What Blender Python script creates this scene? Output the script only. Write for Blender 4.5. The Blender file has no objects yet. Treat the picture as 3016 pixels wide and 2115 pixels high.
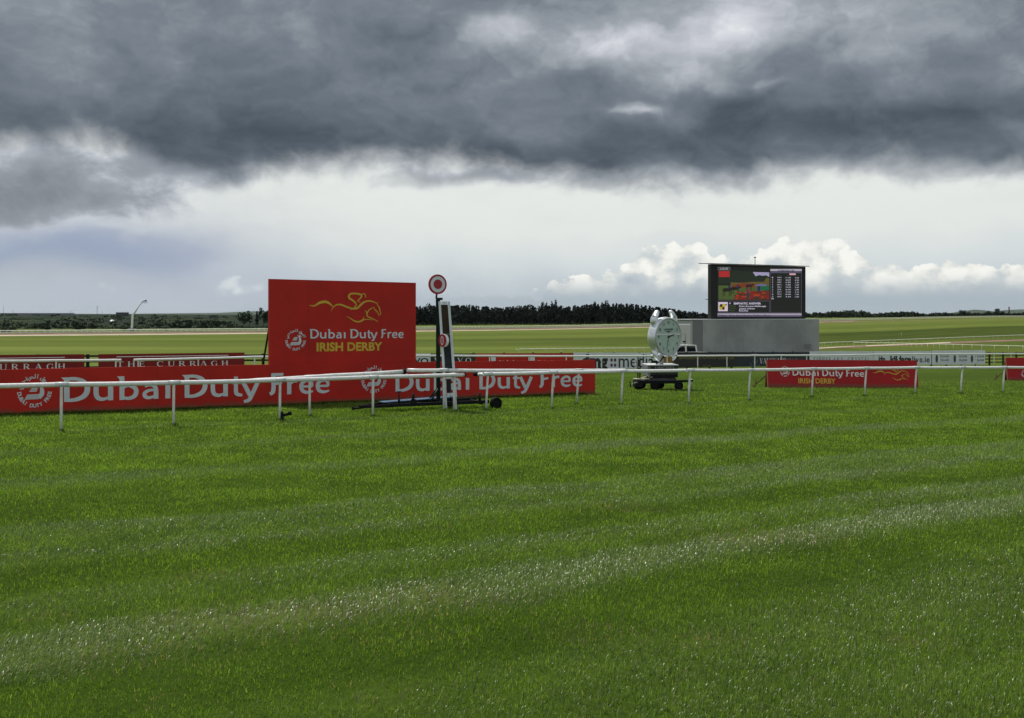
import bpy, math, random
import numpy as np
from mathutils import Vector, Matrix
rnd = random.Random(7)
RNG = np.random.default_rng(11)
sc = bpy.context.scene
COL = sc.collection

# ------------------------------------------------------------------ camera
F = 3000.0; CU = 1508.0; HV = 925.0; CAMH = 2.6        # focal length (photo px), centre column, horizon row, eye height (m)
cam = bpy.data.cameras.new('camera'); camo = bpy.data.objects.new('camera', cam); COL.objects.link(camo)
cam.sensor_width = 36; cam.lens = F / 3016 * 36; cam.shift_y = -132.5 / 3016
cam.clip_start = 0.1; cam.clip_end = 60000
camo.location = (0, 0, CAMH); camo.rotation_euler = (math.radians(90), 0, 0)
sc.camera = camo
sc.view_settings.view_transform = 'Standard'; sc.view_settings.look = 'None'
sc.view_settings.exposure = 0; sc.view_settings.gamma = 1
sc.cycles.max_bounces = 6; sc.cycles.transparent_max_bounces = 6
sc.cycles.diffuse_bounces = 3; sc.cycles.glossy_bounces = 3; sc.cycles.transmission_bounces = 3
sc.cycles.sample_clamp_indirect = 4
sc.cycles.use_denoising = True; sc.cycles.denoiser = 'OPENIMAGEDENOISE'

# ------------------------------------------------------------------ node helper
class S:
    """a node socket with arithmetic"""
    def __init__(s, nt, sock): s.nt = nt; s.s = sock
    def _m(s, op, *others, clamp=False):
        n = s.nt.nodes.new('ShaderNodeMath'); n.operation = op; n.use_clamp = clamp
        for i, o in enumerate((s,) + others):
            if isinstance(o, S): s.nt.links.new(o.s, n.inputs[i])
            else: n.inputs[i].default_value = float(o)
        return S(s.nt, n.outputs[0])
    def __add__(s, o): return s._m('ADD', o)
    __radd__ = __add__
    def __sub__(s, o): return s._m('SUBTRACT', o)
    def __rsub__(s, o): return s._m('MULTIPLY_ADD', -1, o)
    def __mul__(s, o): return s._m('MULTIPLY', o)
    __rmul__ = __mul__
    def __truediv__(s, o): return s._m('DIVIDE', o)
    def exp(s): return s._m('EXPONENT')
    def sat(s): return s._m('ADD', 0, clamp=True)
    def mx(s, o): return s._m('MAXIMUM', o)
    def mn(s, o): return s._m('MINIMUM', o)
    def step(s, a, b):
        n = s.nt.nodes.new('ShaderNodeMapRange'); n.interpolation_type = 'SMOOTHSTEP'
        s.nt.links.new(s.s, n.inputs[0])
        for k, q in ((1, a), (2, b)):
            if isinstance(q, S): s.nt.links.new(q.s, n.inputs[k])
            else: n.inputs[k].default_value = q
        n.inputs[3].default_value = 0; n.inputs[4].default_value = 1
        return S(s.nt, n.outputs[0])
def nd(nt, kind, **kw):
    n = nt.nodes.new(kind)
    for k, v in kw.items(): setattr(n, k, v)
    return n
def setin(nt, n, i, v):
    if isinstance(v, S): nt.links.new(v.s, n.inputs[i])
    else: n.inputs[i].default_value = v
def vmath(nt, op, a, b=None):
    n = nd(nt, 'ShaderNodeVectorMath', operation=op); setin(nt, n, 0, a)
    if b is not None: setin(nt, n, 1, b)
    return S(nt, n.outputs[1] if op in ('DOT_PRODUCT', 'LENGTH') else n.outputs[0])
def comb(nt, x, y, z=0.0):
    n = nt.nodes.new('ShaderNodeCombineXYZ')
    for i, v in enumerate((x, y, z)): setin(nt, n, i, v)
    return S(nt, n.outputs[0])
def sep(nt, v):
    n = nt.nodes.new('ShaderNodeSeparateXYZ'); nt.links.new(v.s, n.inputs[0]); return [S(nt, o) for o in n.outputs]
def noise(nt, vec, scale, detail=4, rough=.5, dist=0.0, dims='3D', color=False):
    n = nd(nt, 'ShaderNodeTexNoise', noise_dimensions=dims)
    nt.links.new(vec.s, n.inputs['W' if dims == '1D' else 'Vector'])
    n.inputs['Scale'].default_value = scale; n.inputs['Detail'].default_value = detail
    n.inputs['Roughness'].default_value = rough; n.inputs['Distortion'].default_value = dist
    return S(nt, n.outputs['Color' if color else 'Fac'])
def mixc(nt, f, a, b):
    n = nd(nt, 'ShaderNodeMix', data_type='RGBA'); setin(nt, n, 0, f)
    for i, c in ((6, a), (7, b)):
        if isinstance(c, S): nt.links.new(c.s, n.inputs[i])
        else: n.inputs[i].default_value = (*c, 1)
    return S(nt, n.outputs[2])
def ramp(nt, f, stops, interp='LINEAR'):
    n = nt.nodes.new('ShaderNodeValToRGB'); nt.links.new(f.s, n.inputs[0]); cr = n.color_ramp; cr.interpolation = interp
    while len(cr.elements) < len(stops): cr.elements.new(.5)
    for e, (p, c) in zip(cr.elements, stops): e.position = p; e.color = (*c, 1)
    return S(nt, n.outputs[0])
def fcurve(nt, x, x0, x1, y0, y1, pts):
    """a drawn curve y(x) over [x0,x1]"""
    xn = (x - x0) / (x1 - x0)
    n = nt.nodes.new('ShaderNodeFloatCurve'); nt.links.new(xn.sat().s, n.inputs['Value'])
    c = n.mapping.curves[0]; q = [((a - x0) / (x1 - x0), (b - y0) / (y1 - y0)) for a, b in pts]
    while len(c.points) < len(q): c.points.new(.5, .5)
    for p, (a, b) in zip(c.points, q): p.location = (a, b); p.handle_type = 'AUTO_CLAMPED'
    n.mapping.update()
    return S(nt, n.outputs[0]) * (y1 - y0) + y0

# ------------------------------------------------------------------ sun and sky
SUN_EL = 62.0
sdir = Vector((-.64, .77, 0)).normalized() * math.cos(math.radians(SUN_EL)); sdir.z = math.sin(math.radians(SUN_EL))
sun = bpy.data.lights.new('sun', 'SUN'); suno = bpy.data.objects.new('sun', sun); COL.objects.link(suno)
sun.energy = 4.2; sun.angle = math.radians(.5); sun.color = (1, .955, .88)
suno.rotation_euler = (-sdir).to_track_quat('-Z', 'Y').to_euler(); suno.location = (0, 0, 60)

def lin(r, g, b): return tuple((((c / 255) + .055) / 1.055) ** 2.4 if c > 10 else c / 255 / 12.92 for c in (r, g, b))
def build_world():
    w = bpy.data.worlds.new('World'); sc.world = w; w.use_nodes = True; nt = w.node_tree; nt.nodes.clear()
    d = S(nt, nt.nodes.new('ShaderNodeTexCoord').outputs['Generated'])
    x, y, z = sep(nt, d)
    az = x._m('ARCTAN2', y); hz = (x * x + y * y)._m('SQRT').mx(.02); el = z / hz
    def uv(px, py):                       # a place in the photograph (2296 px wide) as azimuth and tan(elevation)
        a = math.atan((px * 1.31359 - CU) / F); return a, (HV - py * 1.31359) / F * math.cos(a)
    UV = comb(nt, az, el)
    # large soft warp and fine wisps, both in direction space
    wr = noise(nt, UV, 9, 4, .55, color=True); wv = vmath(nt, 'SUBTRACT', wr, (.5, .5, .5))
    UVw = vmath(nt, 'ADD', UV, vmath(nt, 'MULTIPLY', wv, (.11, .055, 0)))
    uw, vw, _ = sep(nt, UVw)
    def g(px, py, rx, ry, amp):
        a, e = uv(px, py); k = 1.31359 / F
        t = vmath(nt, 'MULTIPLY', vmath(nt, 'SUBTRACT', UVw, (a, e, 0)), (1 / (rx * k), 1 / (ry * k), 0))
        return (vmath(nt, 'DOT_PRODUCT', t, t) * -1.0).exp() * amp
    def total(lst):
        r = None
        for q in lst: r = g(*q) if r is None else r + g(*q)
        return r
    # the cloud ceiling seen in perspective
    zz = (z + .10).mx(.05)
    PP = comb(nt, x / zz, y / zz, 0)
    n1 = noise(nt, PP, .55, 5, .5); n2 = noise(nt, vmath(nt, 'ADD', PP, vmath(nt, 'MULTIPLY', wv, (1.2, 1.2, 0))), 2.1, 6, .58); n3 = noise(nt, vmath(nt, 'ADD', comb(nt, az, el * 1.65), vmath(nt, 'MULTIPLY', wv, (.16, .14, 0))), 10, 7, .57)
    lum = (n1 - .5) * .55 + (n2 - .5) * .40 + (n3 - .5) * .72 + .37 + (el * 1.0 - .2).mn(.12) + y._m('MULTIPLY', -1.0).step(-.2, .5) * .30  # last term: unseen sky behind the camera brightened as added fill light
    lum = lum + total([(1330, 90, 190, 60, .30), (1090, 95, 90, 40, .22), (1130, 60, 60, 50, .12), (1620, 60, 130, 90, .26), (1560, 170, 110, 36, .24), (1720, 186, 60, 14, .26), (1405, 244, 60, 13, .38), (1880, 150, 120, 22, .08), (640, 60, 200, 40, .05),
                       (1900, 60, 300, 110, .16), (150, 60, 280, 110, .12), (370, 95, 60, 40, .09), (1950, 400, 260, 22, .14), (1450, 398, 240, 13, .13), (1650, 385, 250, 25, .09), (2250, 170, 160, 110, .10), (1150, 290, 130, 40, .05),
                       (560, 300, 420, 70, -.11), (870, 200, 180, 70, -.06), (1250, 330, 260, 40, -.07), (2050, 262, 330, 36, -.22), (850, 345, 260, 34, -.08), (1600, 215, 110, 22, -.14), (1250, 170, 90, 30, -.10), (80, 280, 220, 50, -.05), (1450, 330, 300, 40, -.08)])
    ceil = ramp(nt, lum.sat(), [(0, lin(66, 76, 88)), (.13, lin(79, 89, 100)), (.30, lin(99, 109, 119)), (.48, lin(122, 131, 141)), (.66, lin(156, 163, 171)), (.85, lin(202, 205, 214)), (1, lin(235, 238, 240))])
    # bright clearing under it
    clear = ramp(nt, (vw * 4.0).sat(), [(0, lin(170, 182, 191)), (.10, lin(190, 200, 206)), (.20, lin(210, 218, 220)), (.32, lin(227, 231, 228)), (.52, lin(231, 235, 231)), (.75, lin(236, 238, 236)), (1, lin(230, 232, 234))])
    st = noise(nt, comb(nt, az * .55, el * 2.2), 14, 5, .5)
    leftf = total([(120, 620, 420, 110, .85), (60, 545, 330, 70, .75), (430, 520, 260, 60, .30), (560, 650, 380, 60, .42), (1000, 680, 400, 30, .3)]) + (st - .5) * .55
    leftc = mixc(nt, total([(80, 578, 300, 36, .85), (280, 535, 200, 40, .5)]).sat(), lin(182, 190, 202), lin(146, 160, 186))
    bg = mixc(nt, leftf.sat(), clear, leftc)
    # a little true blue sky through the thin left part
    sky = nd(nt, 'ShaderNodeTexSky', sky_type='NISHITA', sun_disc=False)
    sky.sun_elevation = math.radians(SUN_EL); sky.sun_rotation = math.atan2(sdir.x, sdir.y)
    skys = vmath(nt, 'MULTIPLY', S(nt, sky.outputs[0]), (.1, .1, .1))
    bg = mixc(nt, total([(60, 600, 260, 34, .16), (2260, 665, 300, 20, .12)]).sat(), bg, skys)
    # heap clouds standing on the horizon
    def heap(pts, soft, seed, amp):
        q = [uv(a, b) for a, b in pts]
        top = fcurve(nt, az, q[0][0], q[-1][0], 0, .2, q)
        vv = vmath(nt, 'ADD', UV, (seed, 0, 0))
        b1 = noise(nt, comb(nt, az * 1.0 + seed, el * 1.25), 40, 7, .62); 
        vo = nd(nt, 'ShaderNodeTexVoronoi', feature='SMOOTH_F1'); nt.links.new(vmath(nt, 'ADD', vv, vmath(nt, 'MULTIPLY', wv, (.05, .05, 0))).s, vo.inputs['Vector']); vo.inputs['Scale'].default_value = 62
        puff = S(nt, vo.outputs['Distance'])
        hgt = top + (b1 - .5) * .050 * amp - (puff - .35) * .011 * amp
        depth = hgt - el
        return depth.step(0.0, soft), depth, b1, puff
    m, dep, b1, puff = heap([(880, 690), (960, 655), (1100, 662), (1200, 660), (1235, 632), (1330, 612), (1400, 592), (1440, 555), (1500, 545), (1560, 540), (1605, 575), (1650, 572), (1720, 556), (1770, 540), (1850, 528), (1905, 552), (1990, 588), (2060, 596), (2130, 578), (2230, 590), (2296, 588)], .0030, 3.1, .9)
    inner = (b1 - .5) * 2.0 - (puff - .35) * 1.1 + .90 - dep._m('MULTIPLY', 4.8) + total([(1840, 560, 130, 34, .25), (1290, 648, 30, 20, .3), (1500, 580, 90, 30, .12), (1560, 680, 600, 18, -.22), (1420, 620, 120, 12, -.18), (1700, 640, 160, 10, -.15), (1900, 620, 120, 12, .12), (2150, 610, 120, 12, .15), (1300, 630, 30, 12, .25)])
    hc = ramp(nt, inner.sat(), [(0, lin(172, 184, 193)), (.28, lin(190, 200, 205)), (.55, lin(206, 213, 214)), (.8, lin(235, 236, 230)), (1, lin(248, 248, 242))])
    fade = el.step(.012, .04)
    hc = mixc(nt, fade, lin(170, 182, 191), hc)
    edge_f = az.step(uv(650, 0)[0], uv(1330, 0)[0])
    sky1 = mixc(nt, m * (edge_f * .84 + .14), bg, hc)
    pf = total([(565, 612, 22, 14, .9), (550, 632, 40, 16, .7), (600, 650, 80, 20, .6), (330, 668, 120, 14, .5), (200, 640, 90, 14, .35)]) - (puff - .35) * .8 + (b1 - .5) * 1.2
    sky1 = mixc(nt, pf.step(.30, .85) * .6, sky1, mixc(nt, pf.step(.4, 1.1), lin(196, 206, 213), lin(236, 241, 240)))
    # ragged grey bank hanging on the left and wisps along the lower rim
    wis = noise(nt, comb(nt, az, el * 1.5), 20, 7, .62, .3)
    lb = total([(60, 415, 280, 66, 2.0), (330, 350, 150, 34, 1.0), (470, 356, 110, 34, 1.1), (20, 480, 160, 30, .8), (960, 408, 170, 24, 1.15), (1170, 398, 170, 24, 1.15), (860, 425, 60, 10, .6), (500, 415, 70, 12, .7), (240, 440, 130, 22, .35), (700, 372, 100, 14, .3)]) + (wis - .5) * 2.6 - .35
    lbc = ramp(nt, (lb * .55 + (n3 - .5) * .8).sat(), [(0, lin(206, 212, 218)), (.25, lin(180, 186, 195)), (.5, lin(150, 157, 165)), (1, lin(122, 130, 139))])
    region = total([(90, 400, 340, 95, 1.6), (400, 345, 240, 45, 1.1), (1060, 400, 320, 36, .9), (700, 375, 150, 22, .6), (0, 480, 220, 40, .7)]).sat()
    sky2 = mixc(nt, lb.step(-.35, .75) * region * .97, sky1, lbc)
    # ceiling rim
    q = [uv(a, b) for a, b in [(0, 330), (60, 325), (120, 332), (170, 318), (250, 340), (330, 368), (420, 400), (500, 402), (560, 400), (640, 385), (760, 372), (900, 366), (1000, 358), (1080, 382), (1180, 396), (1300, 405), (1420, 412), (1560, 416), (1680, 408), (1800, 398), (1950, 380), (2060, 378), (2160, 388), (2230, 382), (2296, 370)]]
    rim = fcurve(nt, az, q[0][0], q[-1][0], 0, .4, q)
    rag = (noise(nt, vmath(nt, 'ADD', comb(nt, az, el * 1.2), vmath(nt, 'MULTIPLY', wv, (.06, .06, 0))), 15, 6, .55) - .5) * .055
    mc = (el - rim + rag)._m('MULTIPLY', 1.0).step(-.013, .022)
    veil = (el - rim + .014 + rag * 1.6).step(-.004, .02)
    # a thin lit fringe where the rim thins out
    sky3 = mixc(nt, mc, mixc(nt, veil * .55, sky2, lin(172, 178, 188)), ceil)
    below = el.step(-.03, -.002)
    sky4 = mixc(nt, below, lin(92, 112, 60), sky3)
    bgn = nt.nodes.new('ShaderNodeBackground'); nt.links.new(vmath(nt, 'MULTIPLY', sky4, (10, 10, 10)).s, bgn.inputs[0]); bgn.inputs[1].default_value = .1
    out = nt.nodes.new('ShaderNodeOutputWorld'); nt.links.new(bgn.outputs[0], out.inputs[0])
    w.cycles.sampling_method = 'MANUAL'; w.cycles.sample_map_resolution = 512
build_world()

# ------------------------------------------------------------------ ground height
UN = np.array([0, 800, 1550, 2450, 3016], float)
YN = np.array([110, 180, 260, 400, 540, 700, 850, 1100, 1600, 2500, 4200], float)
VT = np.array([[1043, 1019, 1005, 989.5, 980, 969, 963, 956, 945, 930, 924],
               [1049, 1025, 1011, 991, 976.5, 967, 961.5, 956, 946, 933, 927],
               [1055, 1030, 1016, 993, 978, 966, 957, 950, 945, 938, 934],
               [1062, 1038, 1023, 990, 970, 955, 944, 937, 932, 929, 928],
               [1066, 1040, 1015, 975, 960, 948, 938, 932, 929.5, 928, 927]])
DT = (VT - HV) / F * YN
def ground(x, y):
    x = np.asarray(x, float); y = np.asarray(y, float)
    plane = 2.435 + .0075 * np.clip(x, -80, 80) + .021 * np.clip(y, -10, 400)
    ys = np.maximum(y, 30); u = np.clip(CU + F * x / ys, 0, 3016)
    ly = np.log(np.clip(ys, 110, 4199)); lY = np.log(YN)
    j = np.clip(np.searchsorted(lY, ly, 'right') - 1, 0, len(YN) - 2); t = (ly - lY[j]) / (lY[j + 1] - lY[j])
    i = np.clip(np.searchsorted(UN, u, 'right') - 1, 0, len(UN) - 2); s = (u - UN[i]) / (UN[i + 1] - UN[i])
    s = s * s * (3 - 2 * s)
    tab = (1 - s) * ((1 - t) * DT[i, j] + t * DT[i, j + 1]) + s * ((1 - t) * DT[i + 1, j] + t * DT[i + 1, j + 1])
    b = np.clip((y - 85) / 30, 0, 1); b = b * b * (3 - 2 * b)
    return CAMH - ((1 - b) * plane + b * tab)
def P(u, v, Y): return Vector(((u - CU) / F * Y, Y, CAMH - (v - HV) / F * Y))
def hit(u, v, lo=6, hi=4100):
    """where the line of sight of photo pixel (u, v) meets the ground"""
    k = (u - CU) / F
    for _ in range(60):
        m = math.sqrt(lo * hi); vv = HV + F * (CAMH - float(ground(k * m, m))) / m
        if vv > v: lo = m
        else: hi = m
    Y = math.sqrt(lo * hi); return Vector((k * Y, Y, float(ground(k * Y, Y))))
def gz(x, y): return float(ground(x, y))

# ------------------------------------------------------------------ mesh helpers
class MB:
    def __init__(s): s.v = []; s.f = []; s.sm = []
    def add(s, vs, fs, smooth=False):
        o = len(s.v); s.v += [tuple(v) for v in vs]; s.f += [tuple(o + i for i in f) for f in fs]; s.sm += [smooth] * len(fs); return s
    def box(s, c, size, rot=None, bev=0.0):
        c = Vector(c); hx, hy, hz = size[0] / 2, size[1] / 2, size[2] / 2
        if bev > 0:
            bm = bmesh_box(hx, hy, hz, bev); vs, fs = bm
        else:
            vs = [Vector((a * hx, b * hy, d * hz)) for a in (-1, 1) for b in (-1, 1) for d in (-1, 1)]
            fs = [(0, 1, 3, 2), (4, 6, 7, 5), (0, 4, 5, 1), (2, 3, 7, 6), (0, 2, 6, 4), (1, 5, 7, 3)]
        R = rot if rot is not None else Matrix.Identity(3)
        return s.add([c + R @ Vector(v) for v in vs], fs)
    def tube(s, pts, r, n=10, caps=True, smooth=True, flat=1.0):
        pts = [Vector(p) for p in pts]; rs = r if isinstance(r, (list, tuple)) else [r] * len(pts)
        vs = []
        for i, p in enumerate(pts):
            a = pts[max(i - 1, 0)]; b = pts[min(i + 1, len(pts) - 1)]; t = (b - a).normalized()
            up = Vector((0, 0, 1)) if abs(t.z) < .9 else Vector((0, 1, 0))
            e1 = t.cross(up).normalized(); e2 = e1.cross(t).normalized()
            for k in range(n):
                an = 2 * math.pi * k / n; vs.append(p + (e1 * math.cos(an) + e2 * math.sin(an) * flat) * rs[i])
        fs = [(i * n + k, i * n + (k + 1) % n, (i + 1) * n + (k + 1) % n, (i + 1) * n + k) for i in range(len(pts) - 1) for k in range(n)]
        s.add(vs, fs, smooth)
        if caps:
            o = len(s.v) - len(vs)
            s.f.append(tuple(o + k for k in range(n))[::-1]); s.f.append(tuple(o + (len(pts) - 1) * n + k for k in range(n))); s.sm += [False, False]
        return s
    def bar(s, a, b, w, h, up=(0, 0, 1), bev=0.0):
        a = Vector(a); b = Vector(b); t = (b - a); L = t.length; t.normalize(); up = Vector(up)
        if abs(t.dot(up)) > .98: up = Vector((0, 1, 0))
        e = t.cross(up).normalized(); q = e.cross(t).normalized()
        return s.box((a + b) / 2, (L, w, h), Matrix((t, e, q)).transposed(), bev)
    def build(s, name, mat, parent=None):
        me = bpy.data.meshes.new(name); me.from_pydata([tuple(v) for v in s.v], [], s.f)
        me.polygons.foreach_set('use_smooth', s.sm); me.update()
        o = bpy.data.objects.new(name, me); COL.objects.link(o)
        if mat: me.materials.append(mat)
        if parent: o.parent = parent; o.matrix_parent_inverse = Matrix.Translation(-parent.location) if parent.type == 'EMPTY' and parent.parent is None else Matrix.Identity(4)
        if parent and parent.type != 'EMPTY': o.matrix_parent_inverse = Matrix.Identity(4)
        return o
def bmesh_box(hx, hy, hz, b):
    b = min(b, hx * .9, hy * .9, hz * .9); vs = []; idx = {}
    for a in (-1, 1):
        for c in (-1, 1):
            for d in (-1, 1):
                for k in range(3):
                    q = [a * hx, c * hy, d * hz]
                    for m in range(3):
                        if m != k: q[m] -= (a, c, d)[m] * b
                    idx[(a, c, d, k)] = len(vs); vs.append(Vector(q))
    fs = []
    for k in range(3):
        m, n = [i for i in range(3) if i != k]
        for s_ in (-1, 1):
            f = []
            for (p, q) in ((-1, -1), (1, -1), (1, 1), (-1, 1)):
                t = [0, 0, 0]; t[k] = s_; t[m] = p; t[n] = q; f.append(idx[(*t, k)])
            fs.append(tuple(f))
    for k in range(3):
        m, n = [i for i in range(3) if i != k]
        for p in (-1, 1):
            for q in (-1, 1):
                A = [0, 0, 0]; A[m] = p; A[n] = q
                t0 = A[:]; t0[k] = -1; t1 = A[:]; t1[k] = 1
                fs.append((idx[(*t0, m)], idx[(*t0, n)], idx[(*t1, n)], idx[(*t1, m)]))
    for a in (-1, 1):
        for c in (-1, 1):
            for d in (-1, 1): fs.append(tuple(idx[(a, c, d, k)] for k in range(3)))
    return vs, fs
def tag(o, label=None, cat=None, group=None, kind=None):
    if label: o['label'] = label
    if cat: o['category'] = cat
    if group: o['group'] = group
    if kind: o['kind'] = kind
    return o
def thing(name, loc, label, cat, group=None):
    o = bpy.data.objects.new(name, None); COL.objects.link(o); o.location = loc; o.empty_display_size = .3
    return tag(o, label, cat, group)

# ------------------------------------------------------------------ materials
def mat(name, col, rough=.5, metal=0.0, var=.08, scale=6.0, bump=0.0, spec=.5, col2=None, coat=0.0):
    m = bpy.data.materials.new(name); m.use_nodes = True; nt = m.node_tree; b = nt.nodes['Principled BSDF']
    co = S(nt, nt.nodes.new('ShaderNodeNewGeometry').outputs['Position'])
    f = noise(nt, co, scale, 4, .6)
    dark = tuple(c * (1 - var * 1.6) for c in col) if col2 is None else col2
    c = mixc(nt, f.step(.3, .7), dark, tuple(min(1, c * (1 + var)) for c in col))
    nt.links.new(c.s, b.inputs['Base Color'])
    nt.links.new(((f - .5) * .25 + rough).sat().s, b.inputs['Roughness'])
    b.inputs['Metallic'].default_value = metal; b.inputs['Specular IOR Level'].default_value = spec
    if coat: b.inputs['Coat Weight'].default_value = coat
    if bump:
        bn = nt.nodes.new('ShaderNodeBump'); bn.inputs['Strength'].default_value = bump; bn.inputs['Distance'].default_value = .01
        nt.links.new(noise(nt, co, scale * 6, 3).s, bn.inputs['Height']); nt.links.new(bn.outputs[0], b.inputs['Normal'])
    return m
def soil_board(m):
    nt = m.node_tree; b = nt.nodes['Principled BSDF']; p = S(nt, nt.nodes.new('ShaderNodeNewGeometry').outputs['Position']); x, y, z = sep(nt, p)
    h = z - (CAMH - 2.435) + x * .0075 + y * .021
    n = noise(nt, comb(nt, x * 1.0, y * 1.0, z * 2.2), 3.2, 6, .7)
    f = ((1 - h.step(.0, .42)) * .9 + n * 1.1 - .95).step(0, .35) * .55
    src = b.inputs['Base Color'].links[0].from_socket; nt.links.new(mixc(nt, f, S(nt, src), (.10, .085, .05)).s, b.inputs['Base Color'])
    bn = nt.nodes.new('ShaderNodeBump'); bn.inputs['Strength'].default_value = .5; bn.inputs['Distance'].default_value = .035
    nt.links.new(noise(nt, comb(nt, x, y, z * .55), 1.1, 3, .45).s, bn.inputs['Height'])
    old = b.inputs['Normal'].links
    if old: nt.links.new(old[0].from_socket, bn.inputs['Normal'])
    nt.links.new(bn.outputs[0], b.inputs['Normal']); b.inputs['Specular IOR Level'].default_value = .22
def emis(name, col, k=1.0, var=.12):
    m = bpy.data.materials.new(name); m.use_nodes = True; nt = m.node_tree; b = nt.nodes['Principled BSDF']
    co = S(nt, nt.nodes.new('ShaderNodeNewGeometry').outputs['Position']); f = noise(nt, co, 5, 3)
    c = mixc(nt, f, tuple(q * (1 - var) for q in col), tuple(q * (1 + var) for q in col))
    b.inputs['Base Color'].default_value = (.01, .01, .01, 1); b.inputs['Roughness'].default_value = .6
    nt.links.new(c.s, b.inputs['Emission Color']); b.inputs['Emission Strength'].default_value = k
    return m
M = {}
M['rail'] = mat('white_rail_plastic', (.80, .81, .80), .32, var=.07, scale=9, spec=.5)
M['railfar'] = mat('far_rail_plastic', (.82, .83, .74), .5, var=.08, scale=.8)
M['collar'] = mat('grey_joint_plastic', (.62, .66, .66), .45)
M['black'] = mat('black_rubber', (.008, .008, .009), .7, var=.2, spec=.12)
M['blackmetal'] = mat('black_painted_steel', (.009, .010, .012), .5, var=.2, spec=.15)
M['greenmetal'] = mat('dark_green_paint', (.004, .014, .010), .45, var=.25, spec=.2)
M['red'] = mat('red_board_vinyl', (.50, .022, .014), .55, var=.10, scale=.55, bump=.03, spec=.3)
M['red2'] = mat('crimson_board_vinyl', (.40, .014, .017), .55, var=.07, scale=.8, spec=.3)
M['maroon'] = mat('maroon_board_vinyl', (.22, .018, .018), .6, var=.08, scale=.8, spec=.3)
soil_board(M['red']); soil_board(M['red2']); soil_board(M['maroon'])
M['silver'] = mat('silver_letter_vinyl', (.62, .67, .70), .4, var=.05, scale=2)
M['gold'] = mat('gold_letter_vinyl', (.62, .43, .03), .45, var=.06, scale=2)
M['dullgold'] = mat('dull_gold_letter_vinyl', (.16, .13, .05), .5)
M['whiteletter'] = mat('white_letter_vinyl', (.78, .76, .76), .5)
M['whiteboard'] = mat('white_board_vinyl', (.66, .70, .74), .55, var=.04, scale=.7)
M['blackboard'] = mat('black_board_vinyl', (.012, .013, .012), .5, var=.15, scale=.7)
M['navy'] = mat('navy_board_vinyl', (.012, .018, .04), .5, var=.15, scale=.7)
M['blackletter'] = mat('black_letter_vinyl', (.01, .012, .015), .5)
M['purple'] = mat('purple_dot_vinyl', (.10, .03, .09), .5)
M['greenlogo'] = mat('green_emblem_vinyl', (.015, .06, .035), .5)
M['ply'] = mat('plywood_edge', (.34, .20, .09), .8, var=.15, scale=12, bump=.2)
M['wood'] = mat('weathered_brown_timber', (.16, .085, .035), .85, var=.25, scale=8, bump=.3)
M['fence'] = mat('dark_stained_fence_timber', (.015, .013, .010), .85, var=.3, scale=5, bump=.2)
M['bluetarp'] = mat('blue_board_paint', (.10, .20, .30), .3, var=.15)
M['grime'] = mat('dark_ribbed_tarpaulin', (.03, .028, .033), .55, var=.45, scale=3, bump=.8)
M['chrome'] = mat('brushed_silver_shell', (.80, .83, .86), .38, .75, var=.05)
M['palegrey'] = mat('pale_grey_steel', (.45, .48, .48), .45, .2)
M['truckgrey'] = mat('grey_truck_panel', (.29, .31, .31), .5, var=.14, scale=.35)
M['truckdark'] = mat('darker_grey_truck_panel', (.17, .18, .19), .5, var=.05, scale=.5)
M['trucklight'] = mat('light_grey_truck_panel', (.40, .42, .43), .5, var=.04, scale=.5)
M['white'] = mat('white_gloss_paint', (.78, .79, .80), .25, var=.03, coat=.5)
M['glass'] = mat('dark_car_glass', (.01, .012, .014), .06, var=.1, spec=.7)
M['brownreflect'] = mat('brown_reflection_mirror_glass', (.035, .022, .012), .35, var=.35, scale=2, spec=.2)  # brown of the mirror's reflection painted in as pane colour
M['slatereflect'] = mat('slate_mirror_reflection', (.022, .030, .036), .35, var=.2, scale=2, spec=.2)
M['rope'] = mat('white_rope_fibre', (.66, .62, .50), .9, var=.15, scale=30, bump=.5)
M['rust'] = mat('ochre_painted_timber', (.28, .15, .03), .7, var=.2)
M['signred'] = mat('post_sign_red', (.36, .008, .022), .45, var=.06)
M['brick'] = mat('old_brown_chimney_brick', (.12, .09, .08), .9, var=.3, scale=1)
M['stone'] = mat('grey_castle_stone', (.05, .055, .06), .9, var=.3, scale=.4)

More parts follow.
